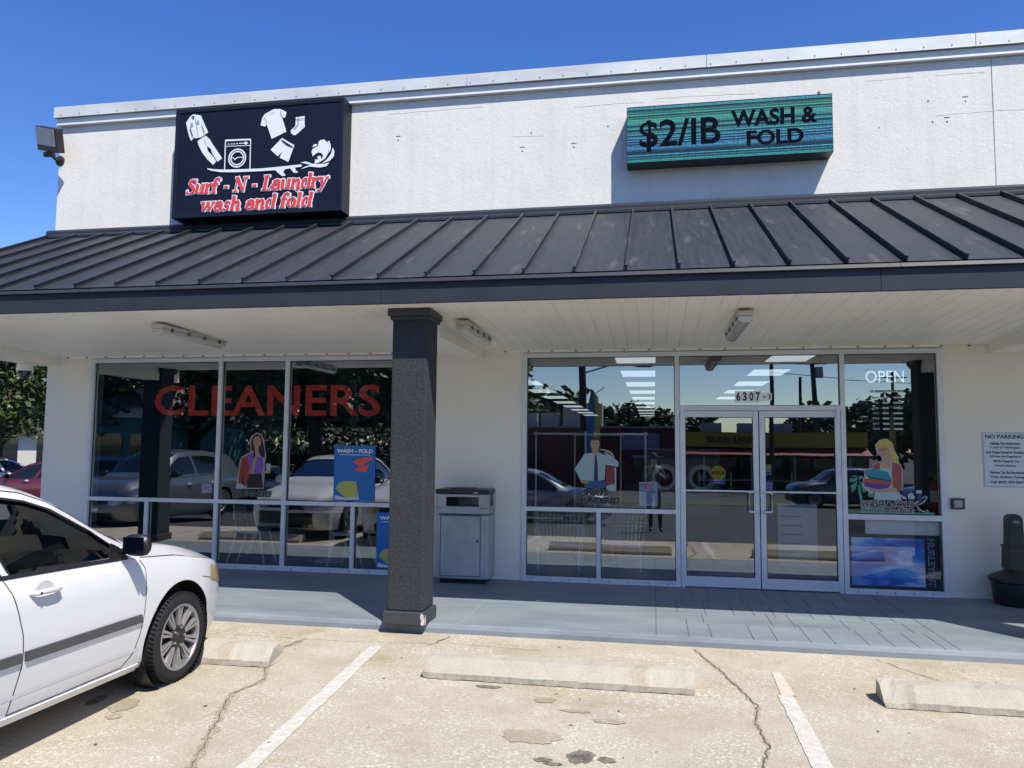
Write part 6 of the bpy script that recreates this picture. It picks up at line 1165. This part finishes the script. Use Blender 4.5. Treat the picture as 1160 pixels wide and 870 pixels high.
        if detail:
            ribbon(P, 'panel_gap', [(1.62, .70), (1.82, .655), (1.95, .63)], .005, seamm, t, .0012, s)
            ribbon(P, 'panel_gap', [(.92, zb(.92) + .005), (1.3, zb(1.3) + .008), (1.80, zb(1.8) + .006)], .006, seamm, t, .0012, s)
            patch(P, 'sill_skirt', [(-.9, .175), (.93, .175), (.93, .235), (-.9, .235)], body_m, t, .010, s, 30, 3, .01)
            patch(P, 'crease_shade_strip', [(-.95, .325), (.90, .325), (.90, .345), (-.95, .345)], mat('crease_shade_grey', (.62, .62, .62), .4), t, .0016, s, 30, 2)  # flat grey strip paints the shade line of a crease on the smooth door
        if moulding:
            patch(P, 'side_moulding', [(-.075, .515), (.90, .515), (.875, .570), (-.085, .570)], chg, t, .014, s, 30, 2, .014)
            patch(P, 'side_moulding', [(-1.02, .515), (-.105, .515), (-.115, .570), (-.98, .570)], chg, t, .014, s, 20, 2, .014)
        hz = .872
        for hy in (.055, -.93):
            b = MB(); b.lathe([(.001, 0), (.055, 0), (.06, -.004)], 20, Matrix.Translation((s * (side_x(P, hy, hz) + .0015), hy, hz)) @ Matrix.Rotation(s * pi / 2, 4, 'Y') @ Matrix.Diagonal((1.0, 1.25, 1, 1)))
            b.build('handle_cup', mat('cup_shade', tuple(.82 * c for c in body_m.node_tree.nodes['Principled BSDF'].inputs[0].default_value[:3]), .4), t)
            xh = side_x(P, hy, hz); b = MB(); b.tube([(s * (xh + .002), hy - .105, hz), (s * (xh + .030), hy - .085, hz), (s * (xh + .036), hy - .03, hz + .002), (s * (xh + .034), hy + .05, hz), (s * (xh + .026), hy + .085, hz - .002), (s * (xh + .002), hy + .10, hz - .003)], [.010, .015, .016, .016, .015, .010], 12)
            hdl = b.build('door_handle', handles or body_m, t, smooth='all')
            if hy > -.5: b = MB(); b.lathe([(.001, .002), (.008, .001), (.009, 0)], 10, Matrix.Translation((s * (xh + .05), hy - .072, hz)) @ Matrix.Rotation(s * pi / 2, 4, 'Y')); b.build('keyhole', seamm, hdl)
        # mirror
        mx_ = side_x(P, .74, zb(.74)); zz = zb(.74) + .035; b = MB()
        b.prism([(.64, zb(.64) + .02), (.82, zb(.82) + .012), (.72, zb(.7) + .085), (.65, zb(.66) + .115)], .012, Matrix.Translation((s * (mx_ - .022) - (.006), 0, 0)) @ XYZ) ; b.build('mirror_sail', trimblk, t)
        bm = bmesh.new(); bmesh.ops.create_cube(bm, size=1); bmesh.ops.subdivide_edges(bm, edges=bm.edges, cuts=3, use_grid_fill=True)
        for v in bm.verts:
            c = v.co * 2; k = 1 - .16 * (c.x ** 2 * c.y ** 2 + c.y ** 2 * c.z ** 2 + c.x ** 2 * c.z ** 2)
            v.co = Vector((c.x * .092 * k, c.y * (.058 if c.y > 0 else .040) * k * (1 - .25 * max(0, c.y)), c.z * .072 * k))
        me = bpy.data.meshes.new('mirror_housing'); bm.to_mesh(me); bm.free(); me.materials.append(mirror_m or trimblk); mo = bpy.data.objects.new('mirror_housing', me); COL.objects.link(mo); mo.parent = t; mo.location = (s * (mx_ + .105), .74, zz + .065)
        for p in me.polygons: p.use_smooth = True
        b = MB(); b.box(-.075, .075, -.044, -.041, -.055, .055); b.build('mirror_glass', mirr, mo); b = MB(); b.tube([(s * (mx_ - .01), .74, zz + .02), (s * (mx_ + .05), .74, zz + .03)], .022, 10); b.build('mirror_arm', mirror_m or trimblk, t)
        # lamps
        patch(P, 'headlight', [(1.76, .655), (2.06, .575), (2.13, .68), (1.80, .765)], hm, t, .004, s, 12, 8); fpatch(P, 'headlight', s * .33, s * .60, .56, .68, hm, t, .005)
        patch(P, 'tail_light', [(-2.26, .70), (-2.02, .72), (-2.06, .92), (-2.26, .88)], tail_m, t, .004, s, 10, 6)
        for a in (aF, aR):     # wheel housing liner
            b = MB(); b.lathe([(.05, -.15), (wr + .064, -.15), (wr + .064, .02)], 36, Matrix.Translation((s * .80, a, wr + .016)) @ Matrix.Rotation(s * pi / 2, 4, 'Y')); b.build('wheel_liner', trimblk, t)
            add_wheel(t, s * (interp(P['w'], a) - .105), a, wr, s, detail, style)
    fpatch(P, 'grille', -.34, .34, .575, .655, grille or trimblk, t, .004); fpatch(P, 'lower_grille', -.42 if not grille else -.5, .42 if not grille else .5, .26, .40 if not grille else .52, trimblk, t, .006)
    if plate: b = MB(); yy = front_y(P, 0, .47) + .03; b.box(-.15, .15, yy - .02, yy, .43, .50); b.build('number_plate', pwh, t)
    b = MB(); b.box(-.66, .66, -2.0, 1.9, .19, .21); b.build('underbody', trimblk, t)
    if detail:
        b = MB(); b.box(-.72, .72, .52, .93, .45, .93); b.build('dashboard', dash, t, bevel=.05)
        b = MB(); b.box(-.74, .74, -1.7, .95, .40, .43); b.build('cabin_floor', seatm, t)
        for s in (-1, 1):
            b = MB(); b.box(s * .36 - .24, s * .36 + .24, -.45, .1, .43, .60); b.box(s * .36 - .23, s * .36 + .23, -.60, -.47, .60, 1.14, Matrix.Translation((0, -.5, .6)) @ Matrix.Rotation(.16, 4, 'X') @ Matrix.Translation((0, .5, -.6))); b.box(s * .36 - .12, s * .36 + .12, -.70, -.60, 1.16, 1.33); b.build('seat', seatm, t, bevel=.04)
        b = MB(); b.box(-.62, .62, -1.35, -.85, .43, .62); b.box(-.62, .62, -1.45, -1.30, .6, 1.10); b.build('rear_seat', seatm, t, bevel=.04)
        b = MB(); M = Matrix.Translation((-.36, .42, .88)) @ Matrix.Rotation(radians(-68), 4, 'X'); n = 28
        b.lathe([(.175 + .013 * cos(a), .013 * sin(a)) for a in [2 * pi * k / 8 for k in range(9)]], n, M); b.box(-.17, .17, -.02, .02, -.01, .01, M); b.build('steering_wheel', trimblk, t)
    return t
white_p = paint('white', (.69, .69, .69)); silver_p = mat('paint_silver', (.20, .21, .22), .3, .6, coat=.8); red_p = paint('maroon', (.10, .010, .016)); olive_p = paint('olive', (.16, .18, .12)); dark_p = paint('dark', (.03, .035, .045))
CS = 1.055
def put(t, s=CS, sz=None): t.scale = (s, s, sz or s); return t
main = car('sedan_car', 'white older sedan with black mirrors and grey side moulding parked left of the column', SEDAN, white_p, (-2.945, -4.255 - 1.34 * CS, gz(-4.3) + .008), radians(-.4), 1, headm=hl, glassm=cgd, handles=white_p, plate=False)
put(main)
modern = dict(SEDAN); modern['top'] = [(a, z * (1.0 if z < 1.2 else .99)) for a, z in SEDAN['top']]
ng = put(car('sedan_car', 'pearl white sedan with wide black grille in the bay left of the older white sedan', modern, paint('pearl', (.70, .69, .64)), (-5.28, -4.75 - 1.34 * CS, gz(-5) + .008), radians(0), 1, mirror_m=paint('pearl', (.7, .69, .64)), moulding=False, grille=trimblk, style=1))
suv = dict(SEDAN); suv['top'] = [(-2.36, .70), (-2.33, 1.0), (-2.25, 1.25), (-2.05, 1.50), (-1.72, 1.64), (-1.15, 1.69), (-.45, 1.70), (.1, 1.66), (.35, 1.58), (.98, 1.18), (1.1, 1.12), (1.5, 1.08), (1.9, 1.0), (2.08, .9), (2.2, .74), (2.25, .5)]
suv['belt'] = [(a, z * 1.10) for a, z in SEDAN['belt']]; suv['wr'] = .35
suv['WF'] = [(-.27, 1.12), (.72, 1.09), (.60, 1.28), (.38, 1.42), (.16, 1.50), (-.22, 1.54)]; suv['WR'] = [(-1.25, 1.14), (-.37, 1.12), (-.31, 1.54), (-.9, 1.54), (-1.3, 1.50)]
sA = put(car('suv_car', 'silver suv with number plate two bays left of the white sedan', suv, silver_p, (-10.7, -7.9, gz(-7.9) + .01), 0, 0, moulding=False, plate=True), 1.06)
sB = copy_tree(sA); sB.location = (-15.3, -13.5, gz(-13.5)); sB.rotation_euler.z = radians(-90); sB['label'] = 'silver suv driving along the aisle behind the parked cars'
aisle = put(car('sedan_car', 'silver grey sedan stopped in the aisle behind the photographer', SEDAN, mat('paint_grey_blue', (.30, .33, .36), .3, .5, coat=.8), (-1.95, -12.6, gz(-12.6)), radians(-90), 0, moulding=False), 1.03)
w1c = copy_tree(aisle); w1c.location = (-6.2, -21.0, gz(-21)); w1c.rotation_euler.z = radians(-90); w1c['label'] = 'grey sedan parked across the lot near the street pole'
redc = put(car('sedan_car', 'dark red sedan parked beyond the left corner of the store', SEDAN, red_p, (-17.5, 12.0, gz(12) + .01), radians(90), 0, moulding=False), 1.0)
oc = put(car('suv_car', 'olive green suv parked behind the dark red sedan', suv, olive_p, (-24.9, 21.5, gz(21.5) + .01), radians(90), 0, moulding=False), 1.0)
wc = put(car('sedan_car', 'white sedan showing a red tail lamp under the tree', SEDAN, white_p, (-22.9, 15.6, gz(15.6) + .01), radians(-15), 0, moulding=False), 1.0)
dk1 = put(car('suv_car', 'dark suv parked across the lot facing the street', suv, dark_p, (9.5, -26.0, gz(-26)), radians(80), 0, moulding=False), 1.0)
dk2 = copy_tree(dk1); dk2.location = (13.0, -22.5, gz(-22.5)); dk2['label'] = 'dark suv farther right in the lot by the feather flag'
dk3 = copy_tree(w1c); dk3.location = (-15.5, -22.5, gz(-22.5)); dk3['label'] = 'grey sedan under the oak trees across the lot'

# ================================================================ ACROSS THE STREET
maroon = mat('maroon_wall', (.10, .018, .02), .8, noise=.15, nscale=1.5); yelb = mat('yellow_band', (.36, .27, .02), .6); redaw = mat('red_awning', (.24, .025, .025), .6); dglass = mat('dark_window', (.012, .014, .018), .1, coat=.6); greyb = mat('grey_metal', (.30, .30, .30), .6); brick = mat('dark_brick', (.05, .03, .028), .85)
t = thing('maroon_building', 'low maroon building with a framed purple mural across the street', 'building', (-2, -40.3, gz(-40)))
b = MB(); b.box(-7, 5.0, -12, 0, -.2, 3.9); wl_ = b.build('wall', maroon, t); b = MB(); b.box(-7.1, 5.1, -12.1, .05, 3.9, 4.0); b.build('roof_edge', greyb, t)
b = MB(); b.box(1.5, 3.95, .01, .06, 2.5, 3.6); b.build('mural', mat('mural_purple', (.14, .10, .22), .6, col2=(.30, .2, .25), nscale=.8), t)
b = MB(); b.box(2.2, 4.2, .02, .4, 2.0, 2.12); b.build('window_hood', greyb, t); b = MB(); b.box(-6, -3.5, .01, .05, .6, 2.3); b.box(2.3, 4.1, .01, .05, .5, 2.0); b.build('window', dglass, t)
for i, x in enumerate((-5.6, -4.1)): b = MB(); b.box(x, x + 1.2, -4, -3, 4.0, 5.0); o_ = b.build('roof_unit', greyb, t)
b = MB(); b.box(-2.6, .1, -4.6, -3.0, 4.0, 5.6); b.build('roof_unit', mat('unit_beige', (.38, .35, .3), .7), t)
t = thing('diner_building', 'diner with yellow WAFFLE HOUSE band over a sloping red awning across the street', 'building', (3.4, -40.3, gz(-40)))
b = MB(); b.box(0, 10.6, -9, -.3, -.2, 3.7); b.build('wall', brick, t)
b = MB(); b.box(-.05, 10.7, -.3, .0, 2.75, 3.68); yb = b.build('sign_band', yelb, t)
text('lettering', 'WAFFLE HOUSE', mat('sign_black', (.01, .01, .01), .5), yb, 1.3, 4.5, 3.0, 3.42, .02, bold=.04, facing=1)
b = MB(); b.prism([(-.3, 2.70), (1.1, 2.28), (1.1, 2.20), (-.3, 2.60)], 10.75, Matrix(((0, 0, 1, -.05), (1, 0, 0, 0), (0, 1, 0, 0), (0, 0, 0, 1)))); b.build('awning', redaw, t)
b = MB()
for i in range(18): b.box(-.03 + i * .62, .02 + i * .62, -.28, 1.1, 2.25, 2.28, None)
for i in range(7): x = .2 + i * 1.55; b_ = MB(); b_.box(x, x + 1.3, -.29, -.25, .6, 2.1); b_.build('window', dglass, t)
for i in range(4): b_ = MB(); b_.box(1 + i * 2.8, 1.12 + i * 2.8, .9, 1.02, -.1, 2.22); b_.build('awning_post', greyb, t)
for i in range(3): b_ = MB(); b_.box(1.2 + i * 2.4, 2.5 + i * 2.4, -5, -3.5, 3.7, 4.35); b_.build('roof_unit', greyb, t)
t = thing('post_fence', 'row of slim yellow posts with a rail in front of the diner', 'fence', (4, -36.6, gz(-36.6))); b = MB(); b.box(0, 9, -.02, .02, .75, .80); b.build('rail', greyb, t)
for i in range(6): b = MB(); b.box(i * 1.8 - .04, i * 1.8 + .04, -.04, .04, 0, 1.25); b.build('post', mat('post_yellow', (.5, .38, .03), .6), t)
t = thing('strip_mall_wing', 'white fascia shop wing with teal front at the left end of the lot', 'building', (-26, -24.5, gz(-20)))
b = MB(); b.box(0, 8.2, 0, 6, 3.45, 4.65); b.build('fascia_band', wallU, t); b = MB(); b.box(.1, 8.1, 0, 5.8, -.2, 3.45); b.build('shop_front', mat('teal_front', (.04, .16, .19), .6), t); b = MB(); b.box(2.0, 6.8, 6.0, 6.12, 3.6, 4.5)
b = MB(); b.prism([(0, 0), (1.6, 1.0), (2.4, 1.15), (4.4, .9), (4.6, .35), (3.6, .3), (3.0, -.1), (2.4, .1), (1.2, 0)], .12, Matrix.Translation((2.6, 6.13, 3.5)) @ Matrix.Rotation(pi / 2, 4, 'X')); sgn = b.build('wall_sign', mat('sign_slate', (.06, .10, .16), .5), t)
b = MB(); b.box(4.0, 6.4, 6.14, 6.16, 4.05, 4.25); b.build('sign_stripe', pblue, sgn)
b = MB(); 
for i in range(4): b.box(.8 + i * 1.9, 2.3 + i * 1.9, 5.81, 5.84, .2, 2.8)
b.build('window', dglass, t)
t = thing('far_building', 'low shop with brown roof and white pillar beyond the parked cars', 'building', (-46, 35, gz(35)))
b = MB(); b.box(0, 16, 0, 8, -.2, 2.75); b.build('wall', mat('far_wall', (.60, .57, .5), .8), t); b = MB(); b.prism([(-.6, 2.7), (8.6, 2.7), (6, 4.4), (2, 4.4)], 17, Matrix(((0, 0, 1, -.5), (1, 0, 0, 0), (0, 1, 0, 0), (0, 0, 0, 1)))); b.build('roof', mat('brown_roof', (.09, .065, .05), .9, noise=.2, nscale=2), t)
for x0, x1 in [(.5, 2.6), (3.2, 5.9), (7.35, 9.6), (10.3, 12.5), (13, 15)]: b = MB(); b.box(x0, x1, -.03, -.0, .45, 2.45); b.build('window', dglass, t)
# poles, wires, lamps
wood = mat('pole_wood', (.055, .045, .04), .85, noise=.2, nscale=4)
def pole(x, y, h, lab, lean=0., r=.15, arms=1, trans=False, ln=None):
    t = thing('utility_pole', lab, 'utility pole', (x, y, gz(y)), 0, 'utility poles behind the lot'); b = MB(); b.tube([(0, 0, 0), (lean, 0, h)], [r, r * .7], 12); b.build('shaft', wood, t)
    for i in range(arms): z = h - .5 - i * 1.1; b = MB(); b.box(lean - 1.1, lean + 1.1, -.05, .05, z, z + .10); a = b.build('cross_arm', wood, t)
    if trans: b = MB(); b.lathe([(0, 0), (.30, 0), (.30, .8), (0, .85)], 14, Matrix.Translation((lean * .8 + .45, 0, h - 2.6))); b.build('transformer', greyb, t)
    if ln: b = MB(); b.tube([(lean * .5, 0, h * .62), (lean * .5 + 1.2, 0, h * .66), (lean * .5 + 2.2, 0, h * .65)], .035, 6); b.box(lean * .5 + 2.1, lean * .5 + 2.7, -.12, .12, h * .645, h * .665); b.build('lamp_arm', greyb, t)
    return t
pole(-1.05, -20.5, 8.6, 'dark leaning street pole with a lamp arm seen in the middle window', -.25, .17, 1, False, True)
pole(8.5, -41.0 + 3, 9.2, 'pole with cross arm before the yellow diner', 0, .14, 1); pole(11.2, -44, 7.4, 'short bare pole right of the diner', 0, .14, 0)
pole(13.6, -50, 10.5, 'thick pole carrying a grey transformer drum', -.5, .22, 2, True); pole(20.0, -56, 9, 'distant pole with two cross arms among the trees', 0, .16, 2); pole(-24, -38, 11, 'pole at the far left side of the street', 0, .16, 2)
wirem = mat('wire_black', (.02, .02, .02), .6)
for i, (a, c, sag) in enumerate([((-24, -38, 9.4), (8.5, -38, 7.4), .8), ((-24, -38, 8.3), (13.6, -50, 8.9), 1.0), ((8.5, -38, 7.6), (13.6, -50, 9.2), .4), ((13.6, -50, 8.8), (45, -52, 9.0), 1.0), ((-1.3, -20.5, 7.4), (-24, -38, 9.3), .6), ((-1.3, -20.5, 7.4), (8.5, -38, 7.3), .5), ((8.5, -38, 6.2), (45, -50, 7.0), .9)]):
    b = MB(); b.tube([tuple(a[j] + (c[j] - a[j]) * k / 16 - (sag * 4 * (k / 16) * (1 - k / 16) if j == 2 else 0) for j in range(3)) for k in range(17)], .022, 5, False)
    tag(b.build('overhead_wire', wirem), ['upper wire running left from the diner pole', 'long wire to the transformer pole', 'short wire between diner pole and transformer pole', 'wire running right from the transformer pole', 'wire from the street lamp pole to the far left pole', 'wire from the street lamp pole to the diner pole', 'low wire running right from the diner pole'][i], 'wire', 'overhead wires')
def flag(x, y, h, wd, m1, m2, lab, bend=.35):
    t = thing('feather_flag', lab, 'flag', (x, y, gz(y))); pts = [(0, 0, 0), (0, 0, h * .55), (.03, 0, h * .8), (.12, 0, h * .93), (bend, 0, h)]; b = MB(); b.tube(pts, .015, 6); b.build('pole', greyb, t)
    b = MB(); n = 18; c2 = MB()
    for i in range(n):
        q = []
        for k in (i, i + 1):
            u = k / n; z = h * (.18 + .8 * u); xl = .0 + max(0, u - .65) ** 2 * 2.2 * bend; wv = wd * (1 - .15 * u) * (1 if u < .8 else sqrt(max(0.02, (1 - u) / .2))); q.append((xl, z, wv, .05 * sin(7 * u)))
        T = lambda p, f: (p[0] + p[2] * f, p[3] * f, p[1]); b.quad(T(q[0], 0), T(q[0], .6), T(q[1], .6), T(q[1], 0)); c2.quad(T(q[0], .6), T(q[0], 1), T(q[1], 1), T(q[1], .6))
    cl = b.build('cloth', m1, t, smooth='all'); c2.build('cloth_edge', m2, cl, smooth='all'); return t
flag(8.45, -15.3, 3.5, .24, mat('flag_yellow', (.38, .30, .04), .6), mat('flag_gold', (.30, .22, .04), .6), 'yellow feather flag standing in the lot behind the blonde woman sticker reflection')
flag(-.35, -12.4, 3.9, .42, mat('flag_blue', (.02, .20, .40), .45), mat('flag_gold_bright', (.6, .5, .08), .45), 'blue and gold feather flag standing behind the photographer', .5)

# ================================================================ TREES
leafA = mat('leaf_dark', (.035, .060, .016), .55, noise=.35, nscale=.8); leafB = mat('leaf_light', (.085, .115, .03), .5, noise=.3, nscale=.8); bark = mat('bark', (.07, .055, .045), .9, noise=.25, nscale=6, bump=.5, bscale=12)
def make_tree(name, lab, loc, h, rad, nclump, nleaf, leaf, seed, zc=.62, group=None):
    r = random.Random(seed); t = thing(name, lab, 'tree', loc, r.uniform(0, 6), group); b = MB()
    ht = h * .38; b.tube([(0, 0, -.1), (r.uniform(-.1, .1), r.uniform(-.1, .1), ht * .5), (r.uniform(-.25, .25), r.uniform(-.2, .2), ht)], [h * .036, h * .028, h * .024], 10)
    top = Vector((0, 0, ht)); clumps = []
    for i in range(nclump):
        a = r.uniform(0, 2 * pi); e = r.uniform(-.25, 1.0); R = r.uniform(.45, 1) * rad; c = Vector((cos(a) * R * cos(e * .9), sin(a) * R * cos(e * .9), h * zc + sin(e) * (h * (1 - zc)) * .85)); clumps.append((c, rad * r.uniform(.26, .44)))
    for i in range(9):
        c = clumps[r.randrange(nclump)][0]; mid = (top + c) / 2 + Vector((r.uniform(-.3, .3), r.uniform(-.3, .3), r.uniform(0, .5))); b.tube([top - Vector((0, 0, r.uniform(0, ht * .3))), mid, c], [h * .018, h * .010, h * .003], 7)
    b.build('trunk', bark, t, smooth='all')
    m = MB()
    for i in range(nleaf):
        c, cr = clumps[r.randrange(nclump)]; d = Vector((r.gauss(0, 1), r.gauss(0, 1), r.gauss(0, .75))); d.normalize(); p = c + d * cr * (r.random() ** .45); s = leaf * r.uniform(.6, 1.4)
        u = Vector((r.gauss(0, 1), r.gauss(0, 1), r.gauss(0, .6))).normalized(); v = u.cross(Vector((r.gauss(0, 1), r.gauss(0, 1), r.gauss(0, 1)))).normalized(); m.m = 1 if r.random() < .4 else 0
        m.quad(tuple(p - u * s), tuple(p + v * s * .55), tuple(p + u * s), tuple(p - v * s * .55))
    m.build('crown', [leafA, leafB], t, fix=False); return t
G_ = 'oak trees across the lot'
make_tree('oak_tree', 'leafy tree beyond the left end of the canopy above the parked red sedan', (-22.6, 14.8, gz(14.8)), 6.9, 3.2, 46, 15000, .13, 3, .56)
make_tree('oak_tree', 'taller oak partly behind the leafy tree at the left picture edge', (-29, 22, gz(22)), 7.2, 4.0, 34, 7000, .18, 31, .56)
oakA = make_tree('oak_tree', 'broad oak in the left window reflection, nearest the white shop wing', (-17.8, -20.5, gz(-20)), 9.5, 4.6, 60, 17000, .15, 5, .52, G_)
make_tree('oak_tree', 'large dark oak filling the centre of the left window reflection', (-11.8, -19.5, gz(-20)), 10.5, 4.8, 64, 18000, .15, 6, .5, G_)
make_tree('oak_tree', 'oak at the right end of the row, its edge showing in the middle window', (-7.4, -21.5, gz(-20)), 9.8, 3.6, 56, 15000, .15, 8, .52, G_)
leafH = MB(); rr9 = random.Random(77)
for i in range(9000):
    p = Vector((rr9.uniform(-19, 0), rr9.gauss(0, .45), min(3.1, abs(rr9.gauss(1.3, .9))))); u = Vector((rr9.gauss(0, 1), rr9.gauss(0, 1), rr9.gauss(0, 1))).normalized() * .16; v = u.cross(Vector((rr9.random(), rr9.random(), 1))).normalized() * .12
    leafH.m = i % 5 == 0; leafH.quad(tuple(p - u), tuple(p + v), tuple(p + u), tuple(p - v))
for i in range(60): x = -19 + i * .32; leafH.m = 0; leafH.box(x, x + .30, -.22, .22, 0, 1.7 + .5 * rr9.random())
hg = thing('hedge', 'tall dark hedge behind the row of oaks across the lot', 'hedge', (-4.5, -25, gz(-25))); leafH.build('hedge_foliage', [mat('leaf_hedge', (.022, .036, .012), .7), mat('leaf_hedge_light', (.035, .05, .018), .7)], hg, fix=False)
G2 = 'distant trees behind the shops'
far = make_tree('distant_tree', 'first distant tree above the maroon building roof', (-1.5, -62, gz(-60)), 6.6, 4.2, 30, 3500, .34, 11, .55, G2)
for i, (x, y, s, lab) in enumerate([(3.5, -66, .95, 'rounded tree just left of the diner roof'), (-7, -60, 1.2, 'tree rising behind the roof units'), (-12, -58, 1.25, 'tree left of the roof units'), (17, -60, 1.0, 'tree between the transformer pole and the diner'), (22, -56, 1.1, 'tree beside the distant pole with two arms'), (27, -58, 1.2, 'tree right of the distant pole'), (33, -60, 1.1, 'tree near the right end of the far row'), (39, -62, 1.2, 'last tree at the right end of the far row'), (-30, -55, 1.5, 'big tree at the left end of the far row'), (-21, -58, 1.4, 'tree behind the white shop wing'), (47, -66, 1.3, 'tree far right beyond the last pole')]):
    c = copy_tree(far); c.location = (x, y, gz(y)); c.scale = (s, s, s); c.rotation_euler.z = i * 1.3; c['label'] = lab

# ================================================================ PERSON TAKING THE PICTURE
def person(loc, lab):
    t = thing('person', lab, 'person', loc)
    V = [(0, 0, .97), (0, 0, 1.12), (0, .01, 1.30), (0, .0, 1.46), (0, .01, 1.56), (0, .03, 1.68), (0, .03, 1.78),
         (-.10, 0, .92), (-.11, .02, .50), (-.12, -.02, .09), (-.13, .13, .04), (.10, 0, .92), (.11, .02, .50), (.12, -.02, .09), (.14, .13, .04),
         (-.18, 0, 1.45), (-.26, .06, 1.22), (-.12, .26, 1.36), (-.07, .30, 1.43), (.18, 0, 1.45), (.26, .06, 1.22), (.12, .26, 1.36), (.07, .30, 1.43)]
    E_ = [(0, 1), (1, 2), (2, 3), (3, 4), (4, 5), (5, 6), (0, 7), (7, 8), (8, 9), (9, 10), (0, 11), (11, 12), (12, 13), (13, 14), (3, 15), (15, 16), (16, 17), (17, 18), (3, 19), (19, 20), (20, 21), (21, 22)]
    Rr = [.15, .14, .155, .11, .055, .085, .07, .095, .065, .045, .04, .095, .065, .045, .04, .065, .048, .036, .034, .065, .048, .036, .034]
    me = bpy.data.meshes.new('body'); me.from_pydata(V, E_, []); o = bpy.data.objects.new('body', me); COL.objects.link(o)
    o.modifiers.new('s', 'SKIN'); 
    for i, rr_ in enumerate(Rr): me.skin_vertices[0].data[i].radius = (rr_, rr_)
    me.skin_vertices[0].data[0].use_root = True; o.modifiers.new('u', 'SUBSURF').levels = 2; bpy.context.view_layer.update()
    nm = bpy.data.meshes.new_from_object(o.evaluated_get(bpy.context.evaluated_depsgraph_get())); o.modifiers.clear(); o.data = nm
    sk = mat('person_skin', (.42, .27, .19), .6); sh_ = mat('shirt_grey', (.10, .11, .13), .9); pt = mat('trousers_dark', (.03, .03, .035), .9); shoe = mat('shoe_black', (.02, .02, .02), .6); hr = mat('person_hair', (.03, .02, .015), .7)
    for m_ in (sk, sh_, pt, shoe): nm.materials.append(m_)
    for p in nm.polygons:
        c = p.center; p.use_smooth = True; p.material_index = 3 if c.z < .10 else 2 if c.z < 1.0 and abs(c.x) < .24 and c.y < .2 else 1 if c.z < 1.5 and not (c.y > .20 and c.z > 1.3) else 0
    o.parent = t
    b = MB(); b.lathe([(.001, .11), (.05, .095), (.09, .05), (.098, 0), (.09, -.06)], 20, Matrix.Translation((0, .01, 1.74))); b.build('hair', hr, t, smooth='all')
    for s in (-1, 1):
        b = MB(); b.tube([(s * .07, .30, 1.43), (s * .055, .335, 1.47), (s * .045, .345, 1.50)], [.034, .036, .022], 10); b.build('hand', sk, t, smooth='all')
        for k in range(4): b = MB(); b.tube([(s * .058, .345, 1.445 + k * .019), (s * .040, .362, 1.452 + k * .019), (s * .018, .366, 1.455 + k * .019)], [.009, .008, .007], 8); b.build('finger', sk, t, smooth='all')
        b = MB(); b.tube([(s * .06, .325, 1.44), (s * .045, .325, 1.475), (s * .025, .33, 1.49)], [.011, .010, .009], 8); b.build('thumb', sk, t, smooth='all')
    b = MB(); b.lathe([(.001, .02), (.012, .012), (.014, -.005), (.001, -.012)], 10, Matrix.Translation((0, .115, 1.70))); b.build('nose', sk, t, smooth='all')
    for s in (-1, 1): b = MB(); b.box(s * .032 - .012, s * .032 + .012, .100, .109, 1.722, 1.732); b.build('eye', hr, t)
    return t
pz = gz(-10.1)
pr = person((1.5211, -10.14, pz), 'person in dark clothes standing in the lot holding up a phone'); pr.scale = (1.06, 1.06, 1.06)
t = thing('phone', 'black phone held up in both hands of the person', 'phone', (1.5211, -10.14 + .352 * 1.06, pz + 1.475 * 1.06)); b = MB(); b.box(-.075, .075, -.004, .004, -.037, .037); b.build('phone_body', mat('phone_black', (.01, .01, .012), .2), t, bevel=.003)
bpy.context.view_layer.update()
for m_ in list(bpy.data.meshes):
    if m_.users == 0: bpy.data.meshes.remove(m_)
